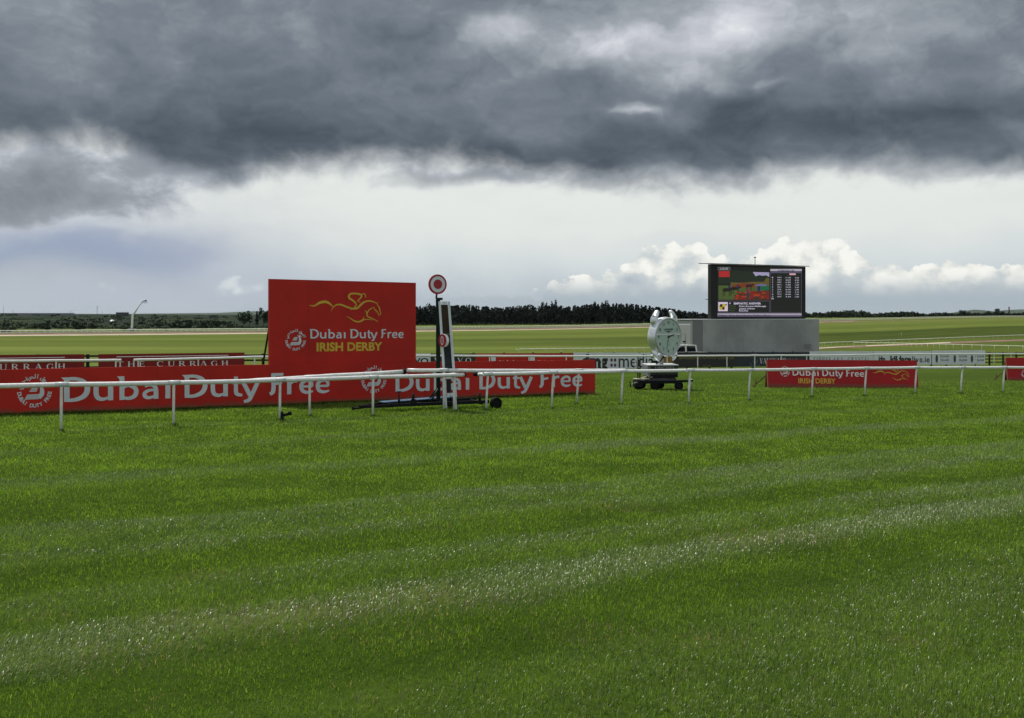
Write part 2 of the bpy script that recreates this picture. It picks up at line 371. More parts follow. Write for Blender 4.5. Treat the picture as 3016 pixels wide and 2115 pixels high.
# ------------------------------------------------------------------ turf colouring shared by the ground and the blades
TN = Vector((-.545, .838, 0)).normalized()                # across the mowing lanes
SHEEN = [(-60, .2), (3.0, .3), (5.6, .50), (6.3, .42), (6.9, .12), (7.7, .10), (8.25, .85), (8.75, .95), (9.1, .25), (9.55, .45), (10.1, .62), (10.4, .12), (11.2, .1), (11.8, .62), (12.4, .35), (13.6, .62), (14.0, .12), (16.9, .15), (17.5, .6), (18.2, .5), (18.6, .15), (21.5, .2), (22.2, .5), (23.0, .2), (26, .2), (27, .45), (28, .15), (33, .3), (60, .3)]  # sheen of the lanes, also painted into the turf colour
def turf_world(nt):
    return S(nt, nt.nodes.new('ShaderNodeNewGeometry').outputs['Position'])
def build_ground():
    ys = list(np.arange(-45, 8, 3.0)) + list(np.arange(8, 50, .8)) + list(np.geomspace(50, 4200, 170))
    s = np.linspace(-1, 1, 361); s = np.sign(s) * np.abs(s) ** 1.15
    Y = np.array(ys)[:, None] * np.ones((1, len(s))); W = np.maximum(60, 1.05 * np.abs(Y)); X = s[None, :] * W
    Z = ground(X, Y)
    # gentle lie of the land: small undulations up close, larger humps on the moor
    Z = Z + .02 * np.sin(X * .9 + Y * .37) * np.sin(Y * .71 - X * .2) * (Y < 80)
    u = CU + F * X / np.maximum(Y, 30)
    moor = np.clip((Y - 640) / 120, 0, 1) * np.clip((1000 - u) / 250, 0, 1)
    moor = np.maximum(moor, np.clip((Y - 860) / 60, 0, 1) * np.clip((2250 - u) / 200, 0, 1))
    moor = np.maximum(moor, np.clip((Y - 1150) / 200, 0, 1) * .7)
    nr, nc = X.shape
    vs = np.stack([X, Y, Z], -1).reshape(-1, 3)
    i = (np.arange(nr - 1)[:, None] * nc + np.arange(nc - 1)[None, :]).reshape(-1)
    fs = np.stack([i, i + 1, i + nc + 1, i + nc], -1)
    me = bpy.data.meshes.new('ground'); me.vertices.add(len(vs)); me.vertices.foreach_set('co', vs.reshape(-1).astype('f4'))
    me.loops.add(fs.size); me.loops.foreach_set('vertex_index', fs.reshape(-1).astype('i4'))
    me.polygons.add(len(fs)); me.polygons.foreach_set('loop_start', np.arange(0, fs.size, 4, dtype='i4'))
    me.polygons.foreach_set('use_smooth', np.ones(len(fs), bool)); me.update(calc_edges=True)
    at = me.attributes.new('moor', 'FLOAT', 'POINT'); at.data.foreach_set('value', moor.reshape(-1).astype('f4'))
    o = bpy.data.objects.new('ground', me); COL.objects.link(o); tag(o, kind='structure')
    m = bpy.data.materials.new('turf_and_moor'); m.use_nodes = True; nt = m.node_tree; b = nt.nodes['Principled BSDF']
    p = turf_world(nt); px, py, pz = sep(nt, p)
    t = px * TN.x + py * TN.y; a = px * TN.y - py * TN.x
    wob = (noise(nt, p, .16, 3) - .5) * 1.1
    near = fcurve(nt, t + wob, 0, 60, 0, 1, [(max(0, q), w) for q, w in SHEEN if q >= 0])
    far = fcurve(nt, t + (noise(nt, p, .02, 3) - .5) * 10, 60, 760, 0, 1, [(60, .35), (95, .42), (130, .35), (165, .62), (182, .66), (192, .34), (235, .22), (262, .30), (268, .12), (296, .14), (312, .62), (345, .70), (372, .42), (420, .50), (455, .72), (500, .66), (540, .45), (600, .6), (760, .5)])
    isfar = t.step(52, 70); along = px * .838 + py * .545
    sh = near * (1 - isfar) + far * isfar
    n1 = noise(nt, comb(nt, a * .35, t, 0), 1.1, 6, .62); n2 = noise(nt, p, 14, 5, .7); n3 = noise(nt, p, .06, 4, .6); n4 = noise(nt, comb(nt, a * .3, t, 0), .09, 5, .65)
    v = (sh - .4) * .55 + (n1 - .5) * .5 + (n2 - .5) * .55 * (1 - isfar) + (n4 - .5) * .75 + .45 + isfar * (1 - t.step(285, 330)) * fcurve(nt, along, 0, 420, -.3, .2, [(0, .17), (60, .13), (150, .0), (230, -.10), (300, -.26), (420, -.28)])  # last term paints a cloud shadow: far field lighter left, darker right
    g = ramp(nt, v.sat(), [(0, (.022, .046, .005)), (.35, (.052, .096, .010)), (.62, (.096, .152, .018)), (1, (.19, .24, .065))])
    g = mixc(nt, (n3.step(.35, .7) * .35 + isfar * .45), g, mixc(nt, v.sat(), (.050, .066, .011), (.165, .180, .046)))
    g = mixc(nt, t.step(40, 58), vmath(nt, 'MULTIPLY', g, (.62, .66, .6)), g)  # near ground darkened in colour, painted shade between the blades
    # dark moor with patches of gorse and rough grass
    at = nd(nt, 'ShaderNodeAttribute', attribute_name='moor'); mo = S(nt, at.outputs['Fac'])
    m1 = noise(nt, comb(nt, px, py * .35, 0), .011, 6, .65); m2 = noise(nt, comb(nt, px, py * .5, 0), .035, 5, .7)
    mv = (m1 - .5) * 1.6 + (m2 - .5) * .8 + .38
    mc = ramp(nt, mv.sat(), [(0, (.010, .016, .012)), (.4, (.018, .028, .016)), (.56, (.034, .052, .020)), (.78, (.06, .085, .026)), (1, (.085, .11, .038))])
    g = mixc(nt, mo, g, mc)
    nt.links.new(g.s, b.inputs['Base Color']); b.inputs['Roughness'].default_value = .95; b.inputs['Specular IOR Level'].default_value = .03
    bn = nt.nodes.new('ShaderNodeBump'); bn.inputs['Strength'].default_value = .6; bn.inputs['Distance'].default_value = .03
    nt.links.new(n2.s, bn.inputs['Height']); nt.links.new(bn.outputs[0], b.inputs['Normal'])
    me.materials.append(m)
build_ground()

def build_grass():
    """standing blades of mown turf, denser and finer close by"""
    K = 1450000; y0, y1, e = 4.4, 60.0, .42
    r = RNG.random(K); Y = (y0 ** e + r * (y1 ** e - y0 ** e)) ** (1 / e)
    X = (RNG.random(K) * 2 - 1) * (.57 * Y + 3.6)
    t = TN.x * X + TN.y * Y
    def vn(x, y, sc_, seed):               # cheap value noise
        g = np.random.default_rng(seed).random((97, 97)); fx = x * sc_; fy = y * sc_; ix = np.floor(fx).astype(int); iy = np.floor(fy).astype(int)
        a = fx - ix; c = fy - iy; a = a * a * (3 - 2 * a); c = c * c * (3 - 2 * c)
        q = lambda i, j: g[i % 97, j % 97]
        return (q(ix, iy) * (1 - a) + q(ix + 1, iy) * a) * (1 - c) + (q(ix, iy + 1) * (1 - a) + q(ix + 1, iy + 1) * a) * c
    tt = t + (vn(X, Y, .35, 1) - .5) * .7 + (vn(X, Y, 1.7, 2) - .5) * .3
    sh = np.interp(tt, [q for q, _ in SHEEN], [w for _, w in SHEEN]) ; sh = np.clip((sh - .12) * 1.35, 0, 1.1) * (.7 + .6 * vn(X, Y, .5, 12))
    patch = vn(X, Y, 1.1, 3) * .45 + vn(X, Y, 3.1, 4) * .3 + vn(X, Y, 7.3, 5) * .25
    dirt = np.zeros(K)
    for u_, v_, rad in [(145, 1822, .16), (640, 1930, .14), (1240, 1870, .22), (1130, 2045, .24), (700, 1845, .5), (900, 1835, .6), (1000, 1822, .4), (1290, 1775, .5), (2250, 1590, .5), (1730, 1865, .3), (400, 1950, .4), (480, 2068, .15), (330, 1995, .12), (2100, 1895, .2), (2680, 1893, .18), (1850, 1500, .3), (600, 1700, .2), (1290, 1560, .15)]:
        h = hit(u_, v_); dirt = np.maximum(dirt, np.exp(-(((X - h.x) / 1.5) ** 2 + (Y - h.y) ** 2) / (rad * rad)))
    keep = (RNG.random(K) > dirt * .5) & (RNG.random(K) < .7 + .5 * patch) & (RNG.random(K) < np.clip((60 - Y) / 26, 0, 1))
    X, Y, t, sh, patch, dirt = [q[keep] for q in (X, Y, t, sh, patch, dirt)]; K = len(X)
    n0 = len(X); ex = np.concatenate([np.array(e_).reshape(-1, 2) for e_ in EDGE]); X = np.concatenate([X, ex[:, 0]]); Y = np.concatenate([Y, ex[:, 1]]); m_ = len(ex)
    sh, patch, dirt = np.concatenate([sh, np.full(m_, .05)]), np.concatenate([patch, np.full(m_, .05)]), np.concatenate([dirt, np.zeros(m_)]); K = len(X); edge = np.arange(K) >= n0  # edge tufts a darker green, contact shade put into their colour
    Z = ground(X, Y) + .02 * np.sin(X * .9 + Y * .37) * np.sin(Y * .71 - X * .2) - .005
    d = Y / 7.0
    w = .0036 * d ** .80 * RNG.uniform(.6, 1.4, K) * np.where(RNG.random(K) < .08 + .12 * sh, 1.9, 1)
    h = RNG.uniform(.022, .062, K) * (1 + .75 * sh + .4 * (patch - .5)) * d ** .12
    h = np.where(edge, RNG.uniform(.06, .13, K), h); long_ = RNG.random(K) < .02; h = np.where(long_, h * 1.5, h)
    az = RNG.random(K) * 2 * np.pi
    lean = RNG.uniform(.15, .95, K) + .85 * sh * RNG.random(K)          # bent blades on the pale lanes
    flow = np.where(RNG.random(K) < .25 + sh, RNG.normal(1.0, .42, K), RNG.normal(-1.5, .8, K))
    az = np.where(RNG.random(K) < .45 + .45 * sh, flow, az)
    dx = np.cos(az); dy = np.sin(az)
    yaw = RNG.normal(0, .5, K); wx = -np.sin(az + yaw); wy = np.cos(az + yaw)
    base = np.stack([X, Y, Z], -1)
    W = np.stack([wx * w / 2, wy * w / 2, np.zeros(K)], -1)
    a1 = lean * .45; a2 = np.minimum(lean * 1.25, 1.75)
    m1 = base + np.stack([dx * np.sin(a1), dy * np.sin(a1), np.cos(a1)], -1) * (h * .5)[:, None]
    tip = m1 + np.stack([dx * np.sin(a2), dy * np.sin(a2), np.cos(a2)], -1) * (h * .55)[:, None]
    V = np.stack([base - W, base + W, m1 + W * .85, m1 - W * .85, tip], 1).reshape(-1, 3)
    o5 = (np.arange(K) * 5)[:, None]
    loops = (o5 + np.array([[0, 1, 2, 3, 3, 2, 4]])).reshape(-1)
    starts = (np.arange(K)[:, None] * 7 + np.array([[0, 4]])).reshape(-1)
    me = bpy.data.meshes.new('grass'); me.vertices.add(len(V)); me.vertices.foreach_set('co', V.reshape(-1).astype('f4'))
    me.loops.add(len(loops)); me.loops.foreach_set('vertex_index', loops.astype('i4'))
    me.polygons.add(len(starts)); me.polygons.foreach_set('loop_start', starts.astype('i4')); me.update(calc_edges=True)
    g1 = np.array([.052, .100, .012]); g2 = np.array([.208, .315, .046]); pale = np.array([.30, .36, .15]); straw = np.array([.34, .29, .18]); blue = np.array([.055, .125, .020])
    k = np.clip(RNG.normal(.40, .33, K) + (patch - .5) * 1.2, 0, 1)[:, None]
    c = g1 * (1 - k) + g2 * k
    c = c * (1 - .42 * sh[:, None]) + np.array([.115, .175, .055]) * .42 * sh[:, None]
    lum = 1 + .24 * np.clip((Y - 8) / 14, 0, 1); c = c * lum[:, None]; c = c + (np.array([.17, .24, .10]) - c) * (.50 * sh * np.clip((Y - 8) / 10, 0, 1))[:, None]  # pale sheen of the lanes painted into the more distant blades
    ps = RNG.random(K) < .02 + .22 * sh ** 1.5; c[ps] = c[ps] * .35 + pale * .65
    ds = RNG.random(K) < .018 + .03 * sh + dirt * .42; c[ds] = straw * RNG.uniform(.4, 1, (ds.sum(), 1))
    c5 = np.repeat(c[:, None, :], 5, 1)
    c5 = np.concatenate([c5, np.ones((K, 5, 1))], -1)
    ag = me.attributes.new('dull', 'FLOAT', 'POINT'); ag.data.foreach_set('value', np.repeat(np.clip((Y - 12) / 26, 0, 1) ** .8, 5).astype('f4'))
    at = me.attributes.new('tint', 'FLOAT_COLOR', 'POINT'); at.data.foreach_set('color', c5.reshape(-1).astype('f4'))
    m = bpy.data.materials.new('grass_blade'); m.use_nodes = True; nt = m.node_tree; b = nt.nodes['Principled BSDF']
    ac = nd(nt, 'ShaderNodeAttribute', attribute_name='tint'); nt.links.new(ac.outputs['Color'], b.inputs['Base Color'])
    du = nd(nt, 'ShaderNodeAttribute', attribute_name='dull'); nt.links.new((S(nt, du.outputs['Fac']) * .38 + .31).s, b.inputs['Roughness']); nt.links.new((S(nt, du.outputs['Fac']) * -.30 + .46).s, b.inputs['Specular IOR Level'])
    tr = nt.nodes.new('ShaderNodeBsdfTranslucent')
    tc = vmath(nt, 'MULTIPLY', S(nt, ac.outputs['Color']), (1.35, 1.5, .5)); nt.links.new(tc.s, tr.inputs[0])
    mx = nt.nodes.new('ShaderNodeMixShader'); mx.inputs[0].default_value = .48
    nt.links.new(b.outputs[0], mx.inputs[1]); nt.links.new(tr.outputs[0], mx.inputs[2])
    nt.links.new(mx.outputs[0], nt.nodes['Material Output'].inputs[0])
    me.materials.append(m)
    o = bpy.data.objects.new('grass', me); COL.objects.link(o); tag(o, 'short mown racecourse turf blades with pale mowing lanes', 'grass', kind='stuff')
# ------------------------------------------------------------------ flat lettering
class Board:
    """a plane in the scene: origin O, unit s (to the right as read), unit up, n towards the reader"""
    def __init__(b, O, s, up=None):
        b.O = Vector(O); b.s = Vector(s).normalized(); b.up = Vector(up or (0, 0, 1)).normalized(); b.n = b.s.cross(b.up).normalized()
    def proj(b, u, v):
        r = Vector(((u - CU) / F, 1, -(v - HV) / F)); c = Vector((0, 0, CAMH)); k = (b.O - c).dot(b.n) / r.dot(b.n)
        q = c + r * k - b.O; return q.dot(b.s), q.dot(b.up)
    def at(b, x, h, d=0.0): return b.O + b.s * x + b.up * h + b.n * d
class Ink:
    """flat shapes gathered in board coordinates; every stroke sits a hair in front of the one before"""
    def __init__(k, board, eps=.0012): k.b = board; k.mb = MB(); k.e = eps; k.n = 0
    def poly(k, pts):
        k.n = k.n % 9 + 1; o = len(k.mb.v)
        k.mb.add([k.b.at(x, y, .006 + k.e * k.n) for x, y in pts], [tuple(range(len(pts)))]); return k
    def ribbon(k, pts, ws, sub=5, fx=lambda x, y: (x, y), closed=False):
        k.n = k.n % 9 + 1; pts = [Vector((x, y)) for x, y in pts]; n = len(pts)
        if not isinstance(ws, (list, tuple)): ws = [ws] * n
        P_, W_ = [], []
        if n == 2: P_, W_ = pts, list(ws)
        else:
            for i in range(n - 1):
                a = pts[max(i - 1, 0)]; b = pts[i]; c = pts[i + 1]; d = pts[min(i + 2, n - 1)]
                for j in range(sub):
                    t = j / sub
                    P_.append(.5 * ((2 * b) + (c - a) * t + (2 * a - 5 * b + 4 * c - d) * t * t + (3 * b - a - 3 * c + d) * t ** 3)); W_.append(ws[i] * (1 - t) + ws[i + 1] * t)
            P_.append(pts[-1]); W_.append(ws[-1])
        vs = []
        for i, p in enumerate(P_):
            t = (P_[min(i + 1, len(P_) - 1)] - P_[max(i - 1, 0)]).normalized(); q = Vector((-t.y, t.x)) * W_[i] / 2
            for m in (p + q, p - q):
                x, y = fx(m.x, m.y); vs.append(k.b.at(x, y, .006 + k.e * k.n))
        k.mb.add(vs, [(2 * i, 2 * i + 1, 2 * i + 3, 2 * i + 2) for i in range(len(P_) - 1)]); return k
    def disc(k, x, y, r, ry=None, n=24, fx=lambda x, y: (x, y)):
        k.poly([fx(x + r * math.cos(6.28318 * i / n), y + (ry or r) * math.sin(6.28318 * i / n)) for i in range(n)]); return k
    def rect(k, x0, y0, x1, y1): return k.poly([(x0, y0), (x1, y0), (x1, y1), (x0, y1)])
    def text(k, s, fx, off=0.0):
        """fx maps text units (x 0..1 over the word, y 0..1 over the capital height) to board coordinates"""
        vs, fs, w = text2d(s, off); k.n = k.n % 9 + 1
        k.mb.add([k.b.at(*fx(x / w, y), .006 + k.e * k.n) for x, y in vs], fs); return k
    def done(k, name, m, parent): return k.mb.build(name, m, parent)
_tc = {}
def text2d(s, off=0.0):
    if (s, off) in _tc: return _tc[(s, off)]
    c = bpy.data.curves.new('lettering', 'FONT'); c.body = s; c.offset = off; c.resolution_u = 3
    o = bpy.data.objects.new('lettering', c); COL.objects.link(o)
    bpy.context.view_layer.update()
    me = bpy.data.meshes.new_from_object(o.evaluated_get(bpy.context.evaluated_depsgraph_get()))
    vs = [(v.co.x / .68, v.co.y / .68) for v in me.vertices]; fs = [tuple(p.vertices) for p in me.polygons]
    bpy.data.objects.remove(o); bpy.data.curves.remove(c); bpy.data.meshes.remove(me)
    x0 = min([x for x, _ in vs], default=0); vs = [(x - x0, y) for x, y in vs]; w = max([x for x, _ in vs], default=1) or 1
    _tc[(s, off)] = (vs, fs, w); return _tc[(s, off)]
def span(b, u0, v0, u1, v1, cap):
    """map for text whose baseline runs from photo pixel (u0,v0) to (u1,v1); cap = capital height in px at the left end"""
    s0, h0 = b.proj(u0, v0); s1, h1 = b.proj(u1, v1); _, hc = b.proj(u0, v0 - cap); ch = hc - h0
    return lambda x, y: (s0 + (s1 - s0) * x, h0 + (h1 - h0) * x + ch * y)
# the heavy humanist wordmark: strokes in units of the capital height
GL = {
 'D': [('p', [(0, 1.0), (.45, 1.0), (.45, .87), (.11, .87)]), ('r', [(.2, .95), (.2, .0)], .2), ('r', [(.22, .935), (.55, .93), (.84, .78), (.95, .5), (.83, .22), (.5, .07), (.12, .065)], [.13, .14, .19, .21, .2, .15, .13])],
 'u': [('r', [(.1, .66), (.1, .3), (.17, .12), (.35, .055), (.56, .12)], [.19, .19, .18, .14, .1]), ('r', [(.64, .66), (.64, .0)], .2)],
 'b': [('p', [(-.02, 1.0), (.26, 1.0), (.26, .86), (.09, .86)]), ('r', [(.17, .95), (.17, .0)], .19), ('r', [(.22, .52), (.42, .61), (.65, .51), (.72, .33), (.64, .14), (.42, .055), (.22, .1)], [.1, .14, .18, .19, .18, .14, .1])],
 'a': [('r', [(.10, .55), (.3, .61), (.47, .56), (.54, .4), (.54, .0)], [.11, .13, .17, .18, .2]), ('r', [(.5, .38), (.28, .37), (.11, .27), (.12, .12), (.27, .055), (.5, .12)], [.1, .12, .15, .17, .13, .1])],
 'i': [('r', [(.12, .64), (.12, .0)], .2), ('p', [(-.02, .66), (.22, .66), (.1, .56)])],
 't': [('r', [(.14, .88), (.14, .22), (.21, .08), (.42, .03)], [.17, .18, .17, .11]), ('r', [(-.02, .6), (.36, .6)], .12)],
 'y': [('r', [(.05, .66), (.38, .0)], .19), ('r', [(.74, .66), (.45, .02), (.32, -.2), (.1, -.27)], [.19, .19, .17, .12])],
 'F': [('r', [(.2, .98), (.2, .2), (.04, .03)], [.2, .2, .14]), ('r', [(.12, .935), (.66, .935)], .13), ('r', [(.15, .5), (.4, .52), (.6, .56)], [.13, .13, .12])],
 'r': [('r', [(.12, .66), (.12, .0)], .2), ('r', [(.16, .46), (.3, .6), (.5, .61)], [.1, .15, .16])],
 'e': [('r', [(.12, .34), (.62, .34)], .11), ('r', [(.61, .33), (.57, .55), (.37, .615), (.15, .51), (.1, .33), (.17, .14), (.39, .055), (.66, .11)], [.14, .15, .14, .17, .19, .18, .14, .08])]}
WM = [('D', 0), ('u', 1.17), ('b', 2.07), ('a', 3.02), ('i', 3.92), ('D', 4.62), ('u', 5.80), ('t', 6.75), ('y', 7.14), ('F', 8.36), ('r', 9.17), ('e', 9.76), ('e', 10.54)]
def wordmark(ink, fx):
    for ch, x0 in WM:
        for st in GL[ch]:
            pts = [(x + x0, y) for x, y in st[1]]
            if st[0] == 'p': ink.poly([fx(x / 11.25, y) for x, y in pts])
            else: ink.ribbon(pts, st[2], 5, lambda x, y: fx(x / 11.25, y))
HORSE = [([(690, 545), (760, 555), (830, 515), (905, 500), (960, 520), (1010, 565)], [4, 18, 32, 36, 28, 8]),
 ([(985, 630), (1010, 580), (1060, 542), (1120, 540), (1200, 570), (1270, 592), (1340, 585), (1400, 530), (1450, 498), (1510, 490), (1570, 505), (1600, 520)], [4, 10, 18, 22, 24, 24, 28, 26, 22, 18, 12, 6]),
 ([(1590, 525), (1630, 508)], [9, 4]), ([(1600, 520), (1625, 560), (1640, 585), (1650, 640), (1660, 655), (1645, 680), (1625, 675)], [7, 11, 13, 11, 9, 9, 7]),
 ([(1565, 575), (1580, 610), (1605, 630), (1630, 675)], [6, 13, 11, 8]), ([(1565, 575), (1520, 595), (1485, 630), (1470, 680), (1490, 705), (1550, 730), (1620, 768)], [6, 12, 14, 17, 15, 13, 5]),
 ([(1440, 612), (1462, 640), (1475, 670)], [4, 11, 11]), ([(1190, 700), (1240, 720), (1300, 760), (1360, 770), (1410, 750), (1430, 705)], [3, 10, 17, 19, 21, 5]),
 ([(1400, 755), (1450, 740), (1500, 738), (1550, 750)], [13, 11, 9, 3]), ([(1255, 615), (1285, 592)], [4, 11]),
 ([(1285, 590), (1315, 560), (1325, 530), (1290, 490), (1240, 455), (1225, 425), (1250, 395), (1310, 388), (1370, 398), (1400, 412), (1385, 450), (1345, 490), (1385, 508)], [11, 13, 15, 23, 27, 23, 22, 20, 24, 22, 20, 12, 5]),
 ([(1405, 398), (1430, 392), (1455, 412), (1445, 428), (1468, 445)], [10, 13, 11, 11, 4])]
def horse(ink, fx, k=1.0):
    """fx maps unit coordinates (0..1 across, 0 at the top) to board coordinates"""
    for pts, ws in HORSE: ink.ribbon([((x - 690) / 975, (y - 385) / 975) for x, y in pts], [w / 975 * k for w in ws], 5, fx)
def emblem(ink, fx):
    """round emblem, radius 1: lettering around a striped numeral-like swirl"""
    def arc(chars, a0, a1, r, size, off, flip):
        n = len(chars)
        for i, ch in enumerate(chars):
            if ch == ' ': continue
            a = math.radians(a0 + (a1 - a0) * i / (n - 1)); vs, fs, w = text2d(ch, off); ww = w * size
            rot = a + math.pi / 2 if flip else a - math.pi / 2; ca, sa = math.cos(rot), math.sin(rot); ink.n = ink.n % 9 + 1; out = []
            for x, y in vs:
                X = x * size - ww / 2; Y = (y - .5) * size; out.append(ink.b.at(*fx(r * math.cos(a) + X * ca - Y * sa, r * math.sin(a) + X * sa + Y * ca), .006 + ink.e * ink.n))
            ink.mb.add(out, fs)
    arc('DUBAI DUTY FREE', 188, 352, .83, .20, .035, True)
    arc('\ufef2\ufe91\ufea9-\ufe93\ufeae\ufea4\ufedf\ufe8d \ufed5\ufeee\ufeb4\ufedf\ufe8d', 160, 18, .86, .23, .03, False)
    for j in range(4):
        t = j * .075
        ink.poly([fx(x, y) for x, y in ((-.56 + t * .55, -.46 + t), (.20 + t * .35, -.46 + t), (.30 + t * .3, -.40 + t), (-.52 + t * .55, -.40 + t))])
        ink.poly([fx(x, y) for x, y in ((-.30 + t * .6, -.02 + t), (.10 + t * .3, -.02 + t), (.13 + t * .3, .035 + t), (-.27 + t * .6, .035 + t))])
    ink.ribbon([(.22, -.40), (.36, -.22), (.40, -.02), (.36, .22)], [.2, .26, .24, .16], 4, fx)
    for a in (15, 55, 95, 135): ink.ribbon([(.34, .24), (.34 + .26 * math.cos(math.radians(a)), .24 + .26 * math.sin(math.radians(a)))], [.09, .04], 2, fx)
# engraved-style roman capitals: heavy stems, hair lines, small feet
def serif(ch):
    R = []; W, H_, f = .17, .055, .04
    def st(x, y0=0, y1=1, w=W, feet=(1, 1)):
        R.append(([(x, y0), (x, y1)], w))
        if feet[0]: R.append(([(x - .16, y0 + f / 2), (x + .16, y0 + f / 2)], f))
        if feet[1]: R.append(([(x - .16, y1 - f / 2), (x + .16, y1 - f / 2)], f))
    def hb(x0, x1, y, w=H_): R.append(([(x0, y), (x1, y)], w))
    def tk(x, y0, y1): R.append(([(x, y0), (x, y1)], .05))
    def dg(x0, y0, x1, y1, w): R.append(([(x0, y0), (x1, y1)], w))
    w = .9
    if ch == 'T': st(.42, 0, 1, W, (1, 0)); hb(.02, .82, .965, .07); tk(.04, .78, 1); tk(.80, .78, 1); w = .86
    elif ch == 'H': st(.17); st(.78); hb(.17, .78, .52); w = .95
    elif ch == 'E': st(.17); hb(.1, .66, .965, .07); hb(.1, .70, .035, .07); hb(.2, .52, .52); tk(.64, .8, 1); tk(.68, 0, .22); tk(.52, .42, .62); w = .78
    elif ch in 'CG':
        R.append(([(.80, .82), (.62, .96), (.42, .965), (.2, .8), (.12, .5), (.2, .2), (.42, .035), (.64, .05), (.82, .2)], [.04, .06, .07, .15, .18, .15, .07, .06, .05])); tk(.80, .68, 1)
        if ch == 'G': st(.78, .0, .42, W, (0, 1))
        w = .98
    elif ch == 'U': st(.17, .3, 1, W, (0, 1)); st(.78, .3, 1, .08, (0, 1)); R.append(([(.17, .32), (.22, .1), (.45, .035), (.7, .1), (.78, .32)], [W, .14, .08, .07, .08])); w = .95
    elif ch in 'RPB':
        st(.17); R.append(([(.17, .965), (.5, .96), (.68, .74), (.5, .52), (.17, .5)], [.06, .08, .17, .08, .05]))
        if ch == 'R': dg(.42, .5, .82, .02, .17); hb(.68, .94, .02, f); w = .95
        elif ch == 'B': R.append(([(.17, .5), (.55, .5), (.76, .27), (.55, .04), (.17, .035)], [.05, .08, .18, .08, .06])); w = .9
        else: w = .8
    elif ch == 'A': dg(.12, 0, .46, 1, .055); dg(.46, 1, .82, 0, .17); hb(.22, .66, .34); hb(0, .26, .02, f); hb(.66, .96, .02, f); w = .98
    elif ch == 'M': st(.14, w=.06); st(.98); dg(.14, 1, .55, .1, .15); dg(.55, .1, .95, 1, .06); w = 1.18
    elif ch == 'N': st(.14, w=.07); st(.8, w=.07); dg(.14, 1, .8, 0, .17); w = .98
    elif ch == 'D': st(.17); R.append(([(.17, .965), (.5, .96), (.78, .78), (.86, .5), (.78, .22), (.5, .04), (.17, .035)], [.06, .07, .14, .18, .14, .07, .06])); w = 1.0
    elif ch == 'Y': st(.45, 0, .45, W, (1, 0)); dg(.45, .45, .1, 1, .16); dg(.45, .42, .8, 1, .06); hb(0, .24, .98, f); hb(.66, .92, .98, f); w = .92
    elif ch == 'S': R.append(([(.62, .78), (.5, .95), (.28, .96), (.13, .78), (.25, .6), (.5, .42), (.62, .24), (.48, .05), (.25, .04), (.1, .22)], [.05, .06, .09, .14, .17, .17, .14, .09, .06, .05])); w = .74
    elif ch == 'L': st(.17); hb(.1, .68, .035, .07); tk(.66, 0, .24); w = .76
    elif ch == 'I': st(.17); w = .38
    elif ch == 'V': dg(.1, 1, .44, 0, .17); dg(.44, 0, .8, 1, .06); hb(0, .26, .98, f); hb(.66, .92, .98, f); w = .92
    elif ch == 'W': dg(.1, 1, .38, 0, .16); dg(.38, 0, .62, .9, .06); dg(.62, .9, .88, 0, .16); dg(.88, 0, 1.14, 1, .06); hb(0, .26, .98, f); hb(1.0, 1.28, .98, f); w = 1.28
    elif ch == 'O': R.append(([(.5, .965), (.22, .84), (.11, .5), (.22, .16), (.5, .035), (.78, .16), (.89, .5), (.78, .84), (.5, .965)], [.06, .13, .18, .13, .06, .13, .18, .13, .06])); w = 1.0
    elif ch == 'K': st(.17); dg(.2, .42, .74, 1, .06); dg(.38, .6, .82, .02, .17); hb(.6, .86, .98, f); hb(.66, .94, .02, f); w = .92
    else: w = .5
    return R, w
def serif_text(ink, s, fx, gap=.25):
    tot = sum(serif(c)[1] + gap for c in s) - gap; x = 0
    for c in s:
        R, w = serif(c)
        for pts, ws in R: ink.ribbon([(p + x, q) for p, q in pts], ws, 3, lambda a, b: fx(a / tot, b))
        x += w + gap

# ------------------------------------------------------------------ long red board and tall panel
def line_board(u0, v0, u1, v1):
    a = hit(u0, v0); b = hit(u1, v1); s = Vector((b.x - a.x, b.y - a.y, 0)); return a, b, s.length
a, b, L = line_board(-60, 1229, 1753, 1161)
BL = Board(a, (b.x - a.x, b.y - a.y, 0))
lb = thing('advertising_board', a, 'long low red board lettered twice in silver, behind the near white rail', 'advertising board')
def slab(B, name, m, parent, top, bot, th=.06, n=24):
    """upright board whose top and bottom edges follow lists of (s, h)"""
    xs = sorted(set([q for q, _ in top] + [q for q, _ in bot] + list(np.linspace(top[0][0], top[-1][0], n))))
    T = np.interp(xs, [q for q, _ in top], [w for _, w in top]); Bt = np.interp(xs, [q for q, _ in bot], [w for _, w in bot])
    mb = MB(); k = len(xs); vs = []
    for x, t, bb in zip(xs, T, Bt):
        vs += [B.at(x, bb, 0), B.at(x, t, 0), B.at(x, t, -th), B.at(x, bb, -th)]
    fs = []
    for i in range(k - 1):
        for j in range(4): fs.append((4 * i + j, 4 * i + (j + 1) % 4, 4 * i + 4 + (j + 1) % 4, 4 * i + 4 + j))
    fs.append((3, 2, 1, 0)); e = 4 * (k - 1); fs.append((e, e + 1, e + 2, e + 3)); mb.add(vs, fs); return mb.build(name, m, parent)
def px(B, lst): return [B.proj(u, v) for u, v in lst]
def gline(B, s0, s1, sink=.03, n=12):
    r = []
    for x in np.linspace(s0, s1, n):
        p = B.at(x, 0); r.append((x, gz(p.x, p.y) - sink - B.O.z))
    return r
top = px(BL, [(-60, 1091), (0, 1089), (330, 1081.5), (760, 1074.5), (1225, 1066.5), (1753, 1060)])
slab(BL, 'board_panel', M['red'], lb, top, gline(BL, top[0][0], top[-1][0]))
